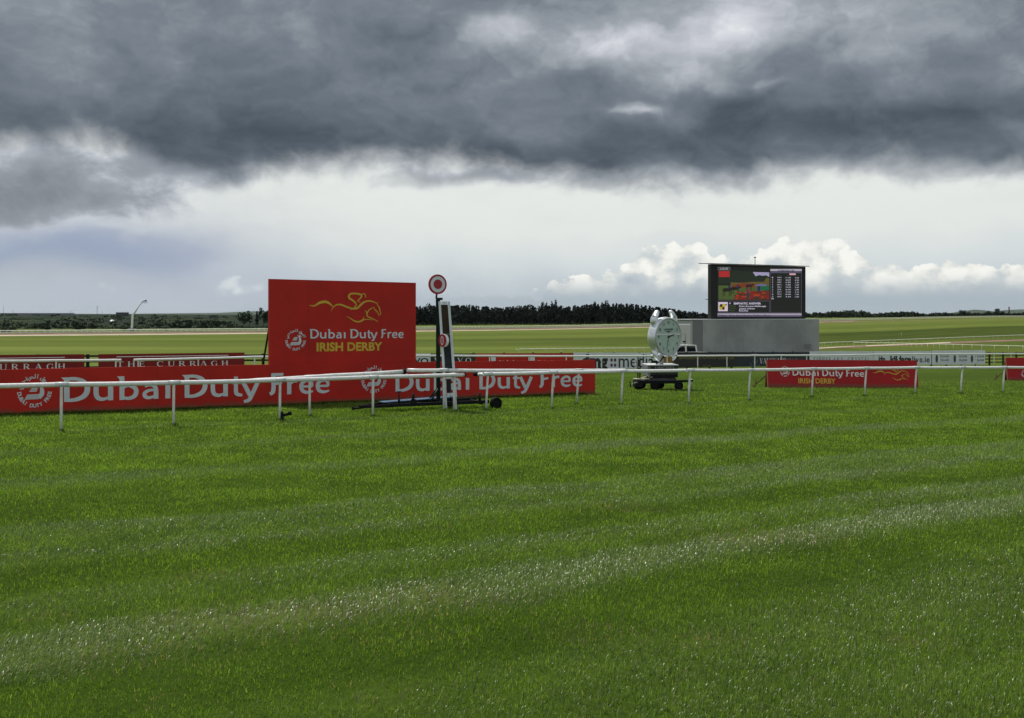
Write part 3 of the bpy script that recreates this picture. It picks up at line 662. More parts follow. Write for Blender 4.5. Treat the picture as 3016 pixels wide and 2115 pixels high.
for (u0, v0, u1, v1, cap) in ((180, 1184, 972, 1157, 72), (1159, 1154, 1716, 1138, 55)):
    k = Ink(BL); wordmark(k, span(BL, u0, v0, u1, v1, cap)); k.done('wordmark_lettering', M['silver'], lb)
for (uc, vc, ru, rv) in ((102, 1152.5, 54, 51), (1101, 1118, 39, 42)):
    s0, h0 = BL.proj(uc, vc); s1, _ = BL.proj(uc + ru, vc); _, h1 = BL.proj(uc, vc - rv)
    k = Ink(BL); emblem(k, lambda x, y, s0=s0, h0=h0, a=s1 - s0, c=h1 - h0: (s0 + x * a, h0 + y * c)); k.done('round_emblem', M['silver'], lb)
mb = MB()
for x in np.linspace(.4, L - .4, 12):
    p = BL.at(x, 0, -.07); mb.bar((p.x, p.y, gz(p.x, p.y) - .02), (p.x, p.y, gz(p.x, p.y) + 1.15), .05, .05)
    q = p - BL.n * .7; mb.bar((p.x, p.y, gz(p.x, p.y) + 1.0), (q.x, q.y, gz(q.x, q.y)), .04, .04)
mb.build('support_frame', M['wood'], lb)
# seams between the sheets
mb = MB()
for x in (5.0, 9.9, 14.8, 19.6):
    h0 = np.interp(x, [q for q, _ in top], [w for _, w in top]); p = BL.at(x, 0); z0 = gz(p.x, p.y) - BL.O.z
    mb.add([BL.at(x - .006, z0, .003), BL.at(x + .006, z0, .003), BL.at(x + .006, h0, .003), BL.at(x - .006, h0, .003)], [(0, 1, 2, 3)])
mb.build('panel_seam', M['maroon'], lb)

O2 = BL.at(0, 0, -.13); BP = Board(O2, BL.s)
tp = thing('billboard', BP.at(BP.proj(1009, 1180)[0], 0), 'tall red panel with gold racehorse drawing and silver and gold words', 'billboard')
top = px(BP, [(793, 821.5), (1225, 833)])
th = .09
slab(BP, 'panel_sheet', M['red'], tp, top, gline(BP, top[0][0], top[-1][0]), th, 8)
def z2(x, y): return 760 + x / 4.592, 780 + y / 4.592
def fz(B): return lambda x, y: B.proj(*z2(690 + x * 975, 385 + y * 975))
mb = MB()
for xx in np.linspace(top[0][0], top[1][0], 5)[1:-1]: mb.add([BP.at(xx - .005, .2, .003), BP.at(xx + .005, .2, .003), BP.at(xx + .005, top[1][1] - .03, .003), BP.at(xx - .005, top[1][1] - .03, .003)], [(0, 1, 2, 3)])
mb.build('panel_seam', M['maroon'], tp)
k = Ink(BP); horse(k, fz(BP)); k.done('horse_drawing', M['gold'], tp)
k = Ink(BP); wordmark(k, span(BP, *z2(695, 997), *z2(1970, 990), 27.5)); k.done('wordmark_lettering', M['silver'], tp)
k = Ink(BP); k.text('IRISH DERBY', span(BP, *z2(790, 1166), *z2(1680, 1155), 23.5), .035); k.done('gold_lettering', M['gold'], tp)
k = Ink(BP); s0, h0 = BP.proj(*z2(507, 1018)); s1, _ = BP.proj(*z2(655, 1018)); _, h1 = BP.proj(*z2(507, 866))
emblem(k, lambda x, y: (s0 + x * (s1 - s0), h0 + y * (h1 - h0))); k.done('round_emblem', M['silver'], tp)
for x in (.55, 2.1, 3.7, 5.2):
    mb = MB(); xx = top[0][0] + x - .35; p = BP.at(xx, 0, -th - .03); q = BP.at(xx, 0, -th - 1.5); z0 = gz(p.x, p.y)
    mb.bar((p.x, p.y, z0), (p.x, p.y, z0 + 4.0), .05, .06); mb.bar((p.x, p.y, z0 + 3.5), (q.x, q.y, gz(q.x, q.y) - .02), .05, .05)
    mb.bar((p.x, p.y, z0 + .15), (q.x, q.y, gz(q.x, q.y) + .1), .04, .04); mb.build('prop', M['greenmetal'], tp)

# ------------------------------------------------------------------ running rails
def running_rail(label, tops, posts, r=.063, rp=.036, sleeve=True, ends=(1, 1), group='white plastic running rails of the racecourse', mt='rail', closed_end=None):
    """tops: 3-D centre line of the top tube; posts: list of (foot, top)"""
    t = thing('running_rail', posts[0][0], label, 'running rail', group)
    dense = []
    for i in range(len(tops) - 1):
        for q in (0, .33, .66): dense.append(tops[i].lerp(tops[i + 1], q) + Vector((0, 0, -.008 if q else 0)))
    dense.append(tops[-1])
    MB().tube(dense, r, 16, True, True, .94).build('rail_tube', M[mt], t)
    if not sleeve: pm = None
    for n_, (f, tt) in enumerate(posts):
        mb = MB(); d = (tt - f); mb.tube([f - Vector((0, 0, .05)), f + d * .5, f + d * .93, tt], [rp, rp, rp, rp * 1.35], 10)
        mb.build('post', M[mt], t)
        if sleeve:
            i = min(range(len(tops)), key=lambda i: (tops[i] - tt).length); a_ = tops[max(i - 1, 0)]; b_ = tops[min(i + 1, len(tops) - 1)]; dr = (b_ - a_).normalized()
            MB().tube([tt - dr * .16, tt + dr * .16], r + .005, 16, True, True, .94).build('sleeve', M['collar'], t)
    return t, dense
def by_feet(feet, tops, lean=0.0, ext=None):
    F_ = [hit(u, v) for u, v in feet]; D = [p.y for p in F_]; us = [u for u, _ in feet]
    invD = lambda u: float(np.interp(u, us, [1 / d for d in D])) if us[0] <= u <= us[-1] else float(np.polyval(np.polyfit(us, [1 / d for d in D], 1), u))
    tv = lambda u: float(np.interp(u, [q for q, _ in tops], [w for _, w in tops]))
    T = [P(u + lean, tv(u + lean), 1 / invD(u)) for u, _ in feet]
    line = [P(u, tv(u), 1 / invD(u)) for u in sorted(set([tops[0][0]] + [u + lean for u, _ in feet] + [tops[-1][0]]))]
    return line, list(zip(F_, T)), invD
TOPF = [(-330, 1143), (0, 1135), (180, 1132.5), (500, 1127.5), (760, 1121.5), (1100, 1110.5), (1366, 1103.5)]
line, posts, _ = by_feet([(-160, 1286), (180, 1270), (511, 1257), (824, 1239), (1098, 1227), (1337, 1215)], TOPF, 1)
t, dn = running_rail('near white rail on the left, ending in a black plug by the winning post', line, posts)
d = (dn[-1] - dn[-2]).normalized(); MB().tube([dn[-1] + d * .001, dn[-1] + d * .05], .064, 16).build('end_plug', M['black'], t)
TOPR = [(1409, 1102.5), (1500, 1100), (1750, 1094), (2000, 1091), (2200, 1090), (2400, 1086.5), (2700, 1082.5), (3016, 1082), (3300, 1082)]
line, posts, _ = by_feet([(1431, 1211), (1624, 1203), (1829, 1193), (2027, 1190), (2204, 1181), (2390, 1172), (2546, 1166), (2694, 1161), (2829, 1160), (2953, 1157), (3080, 1155)], TOPR, 6)
t, dn = running_rail('near white rail on the right, running from the winning post past the red banner', line, posts)
d = (dn[0] - dn[1]).normalized(); MB().tube([dn[0] + d * .001, dn[0] + d * .16], .066, 16).build('end_plug', M['black'], t)
T2 = [(690, 1124), (760, 1119.5), (980, 1106), (1186, 1094.5)]
line, posts, iv = by_feet([(912, 1227), (1307, 1212), (1697, 1192)], T2, 0)
t, dn = running_rail('second white rail splaying away behind the left near rail', [P(u, v, 1 / iv(u)) for u, v in T2], [(posts[0][0], P(912, 1110.5, 1 / iv(912)))])
d = (dn[-1] - dn[-2]).normalized(); MB().tube([dn[-1] + d * .002, dn[-1] + d * .09], .085, 16).build('joint_collar', M['black'], t)
T2b = [(1200, 1090.5), (1310, 1090.5), (1500, 1091.5), (1704, 1091), (1840, 1090)]
running_rail('second white rail passing behind the winning post and its gap', [P(u, v, 1 / iv(u)) for u, v in T2b], [(posts[1][0], P(1307, 1090.5, 1 / iv(1307))), (posts[2][0], P(1706, 1091, 1 / iv(1704)))])
# middle rail, in front of the fence with the hoardings
i3 = lambda u: .0204 - 3.82e-6 * (u - 407)
T3 = [(-120, 1066), (0, 1063), (357, 1060.5), (394, 1060), (576, 1056), (760, 1051), (1225, 1047), (1400, 1048), (1700, 1049), (2000, 1048), (2300, 1046.5), (2450, 1046.5), (2520, 1045), (2620, 1043), (3016, 1041.5), (3200, 1041)]
v3 = lambda u: float(np.interp(u, [q for q, _ in T3], [w for _, w in T3]))
def mid_rail(label, u0, u1, us):
    line = [P(u, v3(u), 1 / i3(u)) for u in sorted(set([u0, u1] + us))]; posts = []
    for u in us:
        p = P(u, v3(u), 1 / i3(u)); posts.append((Vector((p.x, p.y, gz(p.x, p.y))), p))
    return running_rail(label, line, posts, sleeve=False)
mid_rail('middle white rail on the far left, in front of the first maroon board', -120, 357, [-15, 165, 341])
us = [407]
while us[-1] < 3150:
    u = us[-1]; D = 1 / i3(u); q = Vector(((u - CU) / F * D, D))
    du = 10
    while True:
        D2 = 1 / i3(u + du); q2 = Vector(((u + du - CU) / F * D2, D2))
        if (q2 - q).length >= 2.9: break
        du += 1
    us.append(u + du)
mid_rail('long middle white rail in front of the fence of white and black boards', 394, us[-1] + 30, us)

# ------------------------------------------------------------------ dark fence with its boards
i4 = lambda u: .0185 - 3.33e-6 * (u - 407)
fa = P(-150, 1000, 1 / i4(-150)); fb = P(3250, 1000, 1 / i4(3250)); fdir = Vector((fb.x - fa.x, fb.y - fa.y, 0)); FL = fdir.length; fdir.normalize()
BF = Board((fa.x, fa.y, 0), fdir)
fence = thing('paddock_fence', (fa.x, fa.y, gz(fa.x, fa.y)), 'dark stained post and rail fence carrying the row of sponsor boards', 'fence')
for h in (.32, .62, .92, 1.20):
    mb = MB(); xs = np.linspace(0, FL, 40)
    for i in range(39):
        p = BF.at(xs[i], 0, -.02); q = BF.at(xs[i + 1], 0, -.02); mb.bar((p.x, p.y, gz(p.x, p.y) + h), (q.x, q.y, gz(q.x, q.y) + h), .04, .10)
    mb.build('fence_rail', M['fence'], fence)
s_ref = BF.proj(2917, 1050)[0]; x = s_ref % 2.35
while x < FL:
    p = BF.at(x, 0, -.1); z = gz(p.x, p.y); MB().box((p.x, p.y, z + .62), (.14, .14, 1.36), None, .01).build('fence_post', M['fence'], fence); x += 2.35
def hoarding(u0, v0, u1, v1, m, label, h=None, cat='advertising board', vb=None, dn=.03):
    B = Board(BF.at(0, 0, .06), BF.s)
    (s0, h0), (s1, h1) = B.proj(u0, v0), B.proj(u1, v1); p = B.at(s0, 0)
    b = thing('advertising_board', (p.x, p.y, gz(p.x, p.y)), label, cat, 'sponsor boards fixed along the dark fence')
    bot = gline(B, s0, s1, -.12 if h is None else 0, 6)
    if h is not None: bot = [(s0, h0 - h), (s1, h1 - h)]
    slab(B, 'board_panel', M[m], b, [(s0, h0), (s1, h1)], bot, .03, 4); return B, b
C1 = 'maroon'
B, o = hoarding(-140, 1046.5, 249, 1043.5, 'maroon', 'maroon board at the left edge with pale serif capitals, shorter of the maroon pair')
k = Ink(B); serif_text(k, 'THE CURRAGH', span(B, -165, 1091, 192, 1088, 18), .5); k.done('serif_lettering', M['whiteletter'], o)
k = Ink(B); k.ribbon([B.proj(-60, 1056), B.proj(191, 1052.5)], .035); k.done('white_rule', M['whiteletter'], o)
B, o = hoarding(290, 1043.5, 720, 1038.5, 'maroon', 'maroon board with pale serif capitals, left of the tall red panel')
k = Ink(B); serif_text(k, 'THE CURRAGH', span(B, 344, 1080.5, 672, 1077, 15.5), .5); k.done('serif_lettering', M['whiteletter'], o)
k = Ink(B); k.ribbon([B.proj(343, 1051), B.proj(672, 1046.5)], .04); k.done('white_rule', M['whiteletter'], o)
B, o = hoarding(1110, 1041.5, 1268, 1041.3, 'whiteboard', 'white board with black capitals, just right of the tall red panel')
k = Ink(B); k.text('VOLVO', span(B, 1160, 1070, 1262, 1070, 15), .03); k.done('black_lettering', M['blackletter'], o)
B, o = hoarding(1268.5, 1041.3, 1400, 1041.3, 'blackboard', 'black board with white capitals behind the winning post')
k = Ink(B); serif_text(k, 'VOLVO', span(B, 1279, 1067, 1388, 1067, 13.5), .35); k.done('white_lettering', M['whiteletter'], o)
for (u0, u1, tx, lab) in ((1401, 1536, 1440, 'red board with a white block, right of the winning post'), (1536.5, 1688, 1555, 'red board with a white block, beside the white board with purple dots')):
    B, o = hoarding(u0, 1041.5, u1, 1041, 'red', lab)
    k = Ink(B); s0, h0 = B.proj(tx + 6, 1051); s1, h1 = B.proj(tx + 20, 1063); k.rect(s0, h1, s1, h0); k.done('white_block', M['whiteboard'], o)
    k = Ink(B); wordmark(k, span(B, tx + 30, 1073, u1 - 12, 1073, 12)); k.done('wordmark_lettering', M['whiteletter'], o)
B, o = hoarding(1689.5, 1038.5, 1918, 1039, 'whiteboard', 'white board with black words and four purple dots')
k = Ink(B); k.text('dmg', span(B, 1712, 1082, 1790, 1082, 37), .05); k.text('media', span(B, 1822, 1082, 1927, 1082, 39), .004)
for du in (1896, 1903): s0, h0 = B.proj(du, 1045.5); k.disc(s0, h0, .05)
k.done('black_lettering', M['blackletter'], o)
k = Ink(B)
for du, dv in ((1801, 1060.5), (1811.5, 1060.5), (1801, 1075.5), (1811.5, 1075.5)):
    s0, h0 = B.proj(du, dv); k.disc(s0, h0, .11, .12)
k.done('purple_dot_mark', M['purple'], o)
B, o = hoarding(1938, 1037.8, 1983, 1037.8, 'rust', 'ochre board end hidden behind the big watch stand')
B, o = hoarding(1984, 1037.5, 2172, 1037.5, 'blackboard', 'black board with dull gold capitals, below the pickup')
k = Ink(B); k.text('BARBERSTOWN CASTLE', span(B, 2000, 1058, 2162, 1057, 10.5), .02); k.text('HOTEL', span(B, 2069, 1081.5, 2096, 1081.5, 6), .02); k.done('gold_lettering', M['dullgold'], o)
B, o = hoarding(2172.5, 1037.3, 2384, 1037, 'navy', 'navy board with a faint swirl and white serif capitals')
k = Ink(B); serif_text(k, 'VANGUARD', span(B, 2238, 1071, 2316, 1070, 16), .08); k.done('serif_lettering', M['whiteletter'], o)
k = Ink(B); k.text('PLUS', span(B, 2320, 1069.5, 2350, 1069.5, 14), .0)
for c in ([(2205, 1050), (2212, 1044), (2226, 1042), (2238, 1046)], [(2208, 1070), (2216, 1078), (2228, 1080), (2238, 1074)], [(2216, 1062), (2224, 1072), (2232, 1060)]): k.ribbon([B.proj(*q) for q in c], .05)
k.done('grey_swirl', M['truckdark'], o)
B, o = hoarding(2385, 1035, 2571.5, 1034.5, 'whiteboard', 'white board with thin dark serif capitals behind the red banner')
k = Ink(B); serif_text(k, 'TIPPERARY', span(B, 2394, 1065.5, 2484, 1065, 13), .3); serif_text(k, 'CRYSTAL', span(B, 2497, 1065, 2561, 1064.5, 13), .3); k.done('serif_lettering', M['truckdark'], o)
B, o = hoarding(2573, 1034.5, 2743, 1034, 'whiteboard', 'white board with bold black lower case web address')
k = Ink(B); k.text('kildare', span(B, 2622, 1066.5, 2684, 1066.5, 17.5), .05); k.text('live.ie', span(B, 2687, 1067, 2738, 1067, 17), .015); k.text('kfm', span(B, 2588, 1065, 2607, 1065, 15), .05); k.done('black_lettering', M['blackletter'], o)
B, o = hoarding(2745.5, 1032.5, 2901.5, 1031.5, 'whiteboard', 'white board with three green ovals and grey words at the right end')
k = Ink(B); k2 = Ink(B)
for j, u in enumerate((2759, 2812, 2862.5)):
    s0, h0 = B.proj(u, 1056.5); k.disc(s0, h0, .20, .36)
    k2.text('KILDARE', span(B, u + 10, 1052.5, u + 36, 1052.3, 5.4), .03); k2.text('VILLAGE', span(B, u + 10, 1063.5, u + 36, 1063.3, 5.8), .03)
k.done('green_oval', M['greenlogo'], o); k2.done('grey_lettering', M['truckdark'], o)

# ------------------------------------------------------------------ winning post on its trailer
wt = hit(1300, 1208); WD = wt.y
tdir = Vector((.90, .43, 0)).normalized(); tnor = Vector((tdir.y, -tdir.x, 0))
BT = Board(wt, tdir)                                         # trailer frame: s along the trailer, n towards the camera
def tz(x, d=0): p = BT.at(x, 0, d); return gz(p.x, p.y) - wt.z
sx = lambda u, v=1190: BT.proj(u, v)[0]
tr = thing('winning_post_trailer', wt, 'dark green winning post trailer with mast lying low on the turf, round target on top', 'trailer')
mb = MB()
xL, xR = sx(1072), sx(1440)
for d in (0.0, -1.05): mb.bar(BT.at(xL + (.9 if d else .9), tz(0) + .22, d), BT.at(xR, .24 + tz(xR), d), .07, .11, bev=.01)
for x in (sx(1150), sx(1240), sx(1330), sx(1420)): mb.bar(BT.at(x, .20 + tz(x), 0), BT.at(x, .20 + tz(x), -1.05), .07, .10)
mb.bar(BT.at(xL, .13 + tz(xL), -.45), BT.at(sx(1160), .2, 0.0), .07, .09); mb.bar(BT.at(xL, .13 + tz(xL), -.47), BT.at(sx(1160), .2, -1.05), .07, .09)
mb.build('chassis', M['blackmetal'], tr)
mb = MB(); mb.bar(BT.at(sx(1052), .08 + tz(-2.5), -.45), BT.at(sx(1090), .12 + tz(-2), -.45), .06, .06, bev=.01); mb.tube([BT.at(sx(1052), .05 + tz(-2.5), -.45), BT.at(sx(1052), .15 + tz(-2.5), -.45)], .04, 10); mb.build('tow_hitch', M['blackmetal'], tr)
def wheel(parent, c, axis, r, w, name='wheel', rim=True):
    axis = Vector(axis).normalized(); mb = MB(); pr = [(r * .62, -w / 2), (r * .93, -w / 2), (r, -w * .32), (r, w * .32), (r * .93, w / 2), (r * .62, w / 2)]
    e1 = axis.cross(Vector((0, 0, 1))).normalized(); e2 = e1.cross(axis); n = 24
    vs = [Vector(c) + axis * h + (e1 * math.cos(6.28318 * k / n) + e2 * math.sin(6.28318 * k / n)) * q for q, h in pr for k in range(n)]
    fs = [(i * n + k, i * n + (k + 1) % n, (i + 1) * n + (k + 1) % n, (i + 1) * n + k) for i in range(len(pr) - 1) for k in range(n)]
    mb.add(vs, fs, True); o = mb.build(name, M['black'], parent)
    if rim:
        m2 = MB(); m2.tube([Vector(c) - axis * w * .34, Vector(c) + axis * w * .34], r * .62, 20); m2.tube([Vector(c) - axis * w * .4, Vector(c) + axis * w * .4], r * .2, 12)
        q = m2.build('rim', M['blackmetal'], None); q.parent = o
    return o
for (x, d) in ((sx(1452), .12), (sx(1362), -1.25)):
    wheel(tr, BT.at(x + .05, .19 + tz(x, d), d), BT.n, .20, .17)
for u, top, dd, rr in ((1175, 1154, 0, .022), (1217, 1158, 0, .045), (1413, 1155, 0, .03), (1362, 1148, -1.1, .022)):
    x = sx(u); z1 = BT.proj(u, top)[1] if dd == 0 else .95
    mb = MB(); mb.tube([BT.at(x, .2 + tz(x), dd), BT.at(x, z1, dd)], rr, 10); mb.box(BT.at(x, .30 + tz(x), dd), (rr * 3.2, rr * 3.2, .14))
    if u in (1175, 1362): mb.tube([BT.at(x - .08, z1, dd), BT.at(x + .08, z1, dd)], .018, 8)
    mb.build('jack_post', M['blackmetal'], tr)
x0, x1 = sx(1135), sx(1330)
mb = MB(); mb.bar(BT.at(x0, .30, -.4), BT.at(x1 + .3, .36, -.75), .42, .03, bev=.006); mb.build('blue_deck_board', M['bluetarp'], tr)
# mast: square post, slightly leaning to the left at the top, braces and target
mf = BT.at(sx(1303), .2, -.35); MD = mf.y
mt_ = P(1290, 878, MD); mb = MB(); mb.bar(mf, mt_, .135, .135, up=(1, 0, 0), bev=.012); mast = mb.build('mast', M['greenmetal'], tr)
mb = MB(); mb.bar(P(1296, 877, MD - .02), P(1296, 884, MD - .02), .17, .14, up=(0, 1, 0)); mb.tube([P(1286, 884, MD), P(1286, 892, MD)], .03, 8); mb.build('mast_cap', M['greenmetal'], tr)
for u, v, w in ((1268, 1196, -.1), (1280, 1196, -.7), (1334, 1193, -.9)):
    mb = MB(); mb.tube([BT.at(sx(u), .22, w), P(1298 if u < 1300 else 1306, 1132 if u < 1300 else 1140, MD)], .032, 10); mb.build('brace', M['greenmetal'], tr)
mb = MB(); mb.tube([P(1285, 880, MD), P(1287, 858, MD)], .03, 10); mb.build('target_stem', M['greenmetal'], tr)
tn = Vector((.50, -.866, 0)); BC = Board(P(1289.6, 837.5, MD - .03), Vector((.866, .50, 0)))
tg = MB(); tg.tube([BC.at(0, 0, -.04), BC.at(0, 0, .0)], .325, 40, smooth=False); tgo = tg.build('target_disc', M['signred'], tr)
k = Ink(BC, .004); n = 40
k.mb.add([BC.at(r * math.cos(6.28318 * i / n), r * math.sin(6.28318 * i / n), .004) for r in (.262, .158) for i in range(n)], [(i, (i + 1) % n, n + (i + 1) % n, n + i) for i in range(n)]); k.done('white_ring', M['whiteboard'], tgo).parent = tgo
# leaning mirror frame
mr = thing('finish_mirror', P(1330, 1188, 33.0), 'tall narrow mirror in a white frame leaning beside the winning post', 'mirror')
FD = MD - .45
def q4(name, m, pts, th, parent=mr, d=0.0):
    f = [P(u, v, FD + d) for u, v in pts]; b_ = [p + Vector((0, th, 0)) for p in f]
    MB().add(f + b_, [(0, 1, 2, 3), (7, 6, 5, 4), (0, 4, 5, 1), (1, 5, 6, 2), (2, 6, 7, 3), (3, 7, 4, 0)]).build(name, m, parent)
q4('frame_side', M['whiteboard'], [(1291, 888), (1298, 888), (1315.5, 1166), (1308, 1166)], .07)
q4('frame_side', M['whiteboard'], [(1318, 888), (1325, 888), (1346, 1170), (1338.5, 1170)], .07)
q4('frame_rail', M['whiteboard'], [(1300.2, 888), (1316.3, 888), (1317, 897), (1301, 897)], .07)
q4('frame_rail', M['white'], [(1313.3, 1109), (1332.5, 1109), (1333, 1116), (1313.8, 1116)], .07)
q4('frame_rail', M['whiteboard'], [(1316.6, 1158), (1336, 1158), (1337, 1167), (1317.2, 1167)], .07)
q4('brown_glass_reflection', M['brownreflect'], [(1298.8, 897.5), (1318.6, 897.5), (1325, 984), (1304, 984)], .03, d=.02)
q4('grey_glass_reflection', M['slatereflect'], [(1304, 985), (1325, 985), (1334, 1108), (1312, 1108)], .03, d=.02)  # the mirror's darker lower reflection painted as slate colour
q4('grey_glass_reflection', M['slatereflect'], [(1314, 1117), (1326, 1117), (1329, 1157), (1316.4, 1157)], .03, d=.02)
for u in (1312, 1341):
    p = P(u, 1160, FD + .04); MB().bar(p, (p.x + .03, p.y + .02, gz(p.x, p.y) - .03), .06, .06).build('foot_post', M['whiteboard'], mr)
MB().bar(P(1322, 1000, FD + .07), Vector((P(1322, 1000, FD).x, FD + 1.1, gz(P(1322, 1000, FD).x, FD + 1.1) - .02)), .05, .05).build('back_prop', M['greenmetal'], mr)
zs = thing('round_number_sign', P(1306, 1003, FD - .12), 'small thick red disc with a white nought fixed on the mirror frame', 'sign')
ax = Vector((-.88, -.47, 0)); BZ = Board(P(1305, 1003, FD - .10), Vector((.47, -.88, 0)) * 1.0)
BZ = Board(P(1303.5, 1003, FD - .16), Vector((.66, -.75, 0))); 
if BZ.n.x > 0: pass
mb = MB(); mb.tube([BZ.at(0, 0, -.10), BZ.at(0, 0, -.001)], .212, 36); zb = mb.build('drum', M['white'], zs)
mb = MB(); mb.tube([BZ.at(0, 0, 0.0), BZ.at(0, 0, .012)], .205, 36); mb.build('red_face', M['signred'], zs)
k = Ink(BZ, .002); k.b = Board(BZ.at(0, 0, .012), BZ.s)
k.ribbon([(0, .125), (.05, .09), (.055, 0), (.05, -.09), (0, -.125), (-.05, -.09), (-.055, 0), (-.05, .09), (0, .125)], .035); k.done('white_nought', M['whiteletter'], zs)

# ------------------------------------------------------------------ camera left by the rail post
cp = hit(836, 1238); B = Board(Vector((cp.x, cp.y - .12, cp.z)), (.93, .36, 0))
cm = thing('photo_camera', B.O, 'black photo camera with a long lens on a small stand by the rail post', 'camera')
mb = MB(); mb.box(B.at(-.015, .145, 0), (.06, .12, .17), None, .012); mb.box(B.at(-.02, .225, 0), (.05, .06, .05), None, .01); mb.box(B.at(-.02, .245, 0), (.03, .03, .03)); mb.build('camera_body', M['blackmetal'], cm)
mb = MB(); mb.tube([B.at(.02, .15, 0), B.at(.09, .17, 0), B.at(.10, .172, 0), B.at(.17, .195, 0)], [.036, .038, .045, .045], 20); mb.build('lens', M['black'], cm)
mb = MB(); mb.tube([B.at(.172, .196, 0), B.at(.235, .218, 0)], [.056, .062], 20); mb.build('lens_hood', M['blackmetal'], cm)
mb = MB(); mb.tube([B.at(-.01, .02, 0), B.at(-.01, .09, 0)], .03, 12)
for a in (0, 2.1, 4.2): mb.tube([B.at(-.01, .05, 0), B.at(-.01 + .12 * math.cos(a), -.01, .12 * math.sin(a))], .009, 8)
mb.build('ground_stand', M['black'], cm)

# ------------------------------------------------------------------ giant wrist-watch clock on a cart
cc = hit(1950, 1147); CD = cc.y
ck = thing('display_clock', (cc.x, cc.y, cc.z + 1.1), 'giant silver wristwatch shaped clock standing on a black plinth', 'clock')
nrm = Vector((.62, -.785, 0)).normalized(); ctr = P(1968.6, 991.8, CD - .2)
BK = Board(ctr, (-nrm.y, nrm.x, 0)); R_ = 56 * CD / F
fsx = 36.3 * CD / F / (R_ * abs(BK.s.x)) if True else 1
def cyl(B, prof, n=48):
    mb = MB(); vs = [B.at(r * math.cos(6.28318 * k / n), r * math.sin(6.28318 * k / n), d) for r, d in prof for k in range(n)]
    fs = [(i * n + (k + 1) % n, i * n + k, (i + 1) * n + k, (i + 1) * n + (k + 1) % n) for i in range(len(prof) - 1) for k in range(n)]
    fs.append(tuple(range(n))); fs.append(tuple((len(prof) - 1) * n + k for k in range(n))[::-1]); mb.add(vs, fs, True); mb.sm[-1] = mb.sm[-2] = False; return mb
case = cyl(BK, [(R_ * .80, -.60), (R_ * .93, -.53), (R_ * 1.02, -.38), (R_ * 1.04, -.18), (R_ * 1.02, -.06), (R_ * .985, -.01), (R_ * .95, .0)]).build('watch_case', M['chrome'], ck)
mb = MB(); n = 48; pr = [(R_ * .985, -.02), (R_ * 1.0, .02), (R_ * .97, .045), (R_ * .925, .035), (R_ * .915, .008)]
mb.add([BK.at(r * math.cos(6.28318 * k / n), r * math.sin(6.28318 * k / n), d) for r, d in pr for k in range(n)], [(i * n + k, i * n + (k + 1) % n, (i + 1) * n + (k + 1) % n, (i + 1) * n + k) for i in range(4) for k in range(n)], True)
mb.build('bezel', M['palegrey'], ck)
dial_m = mat('pale_green_grey_dial', (.40, .52, .46), .25, var=.05, scale=1.5, coat=.3)
dial = cyl(BK, [(R_ * .915, .002), (R_ * .915, .006)]).build('dial', dial_m, ck)
BD = Board(BK.at(0, 0, .006), BK.s)
k = Ink(BD, .001)
for hnum in range(1, 13):
    a = math.radians(90 - 30 * hnum); r = R_ * .74; sz = R_ * .15; vs, fs, w = text2d(str(hnum), .02); cx, cy = r * math.cos(a), r * math.sin(a)
    k.text(str(hnum), lambda x, y, cx=cx, cy=cy, w=w: (cx + (x - .5) * w * sz * .85, cy + (y - .5) * sz), .02)
k.done('numerals', M['blackletter'], ck)
k = Ink(BD, .001); k.text('LONGINES', lambda x, y: (-R_ * .34 + x * R_ * .68, R_ * .34 + y * R_ * .085), .03)
k.poly([(-R_ * .26, R_ * .30), (R_ * .26, R_ * .30), (R_ * .05, R_ * .245), (0, R_ * .20), (-R_ * .05, R_ * .245)]); k.done('winged_emblem', M['blackletter'], ck)
k = Ink(BD, .001); k.poly([(-R_ * .91, R_ * .10), (R_ * .91, R_ * .10), (R_ * .91, R_ * .16), (-R_ * .91, R_ * .16)]); k.done('pale_strip', M['whiteletter'], ck)  # reflection of the rail in the glass, painted across the dial
BH = Board(BK.at(0, 0, .014), BK.s)
for ang, ln, wd in ((-192, .74, .018), (-76, .48, .04)):
    a = math.radians(90 + ang + 0); k = Ink(BH, .002); k.n = 1 if ln > .6 else 4
    k.ribbon([(-.08 * R_ * math.cos(a), -.08 * R_ * math.sin(a)), (ln * R_ * .6 * math.cos(a), ln * R_ * .6 * math.sin(a)), (ln * R_ * math.cos(a), ln * R_ * math.sin(a))], [wd * 1.2, wd * 1.5, .008]); k.done('hand', M['blackletter'], ck)
k = Ink(BH, .004); k.n = 7; k.disc(0, 0, .05); k.disc(0, -R_ * .40, .02); k.done('hand_hub', M['blackletter'], ck)
def lug(sx_, up):
    """curved horn growing out of the case and drawn to a blade-like tip"""
    k_ = 1 if up else -1
    key = [(.55, .50, -.30, .17), (.72, .74, -.28, .18), (.72, .98, -.27, .17), (.60, 1.20, -.27, .15), (.50, 1.33, -.28, .11), (.47, 1.39, -.28, .04)] if up else [(.55, .50, -.26, .15), (.70, .74, -.24, .15), (.72, .96, -.20, .13), (.64, 1.14, -.16, .09), (.50, 1.27, -.12, .03)]
    pts, rs = [], []
    for a in range(len(key) - 1):
        p0, p1, p2, p3 = key[max(a - 1, 0)], key[a], key[a + 1], key[min(a + 2, len(key) - 1)]
        for q in range(6):
            t = q / 6; v = [.5 * (2 * p1[c] + (p2[c] - p0[c]) * t + (2 * p0[c] - 5 * p1[c] + 4 * p2[c] - p3[c]) * t * t + (3 * p1[c] - p0[c] - 3 * p2[c] + p3[c]) * t ** 3) for c in range(4)]
            pts.append(BK.at(sx_ * R_ * v[0], k_ * R_ * v[1], v[2])); rs.append(max(.01, v[3]))
    return MB().tube(pts, rs, 18, flat=.75).build('lug', M['chrome'], ck)
lug(-1, True); lug(1, True); lug(-1, False); lug(1, False)
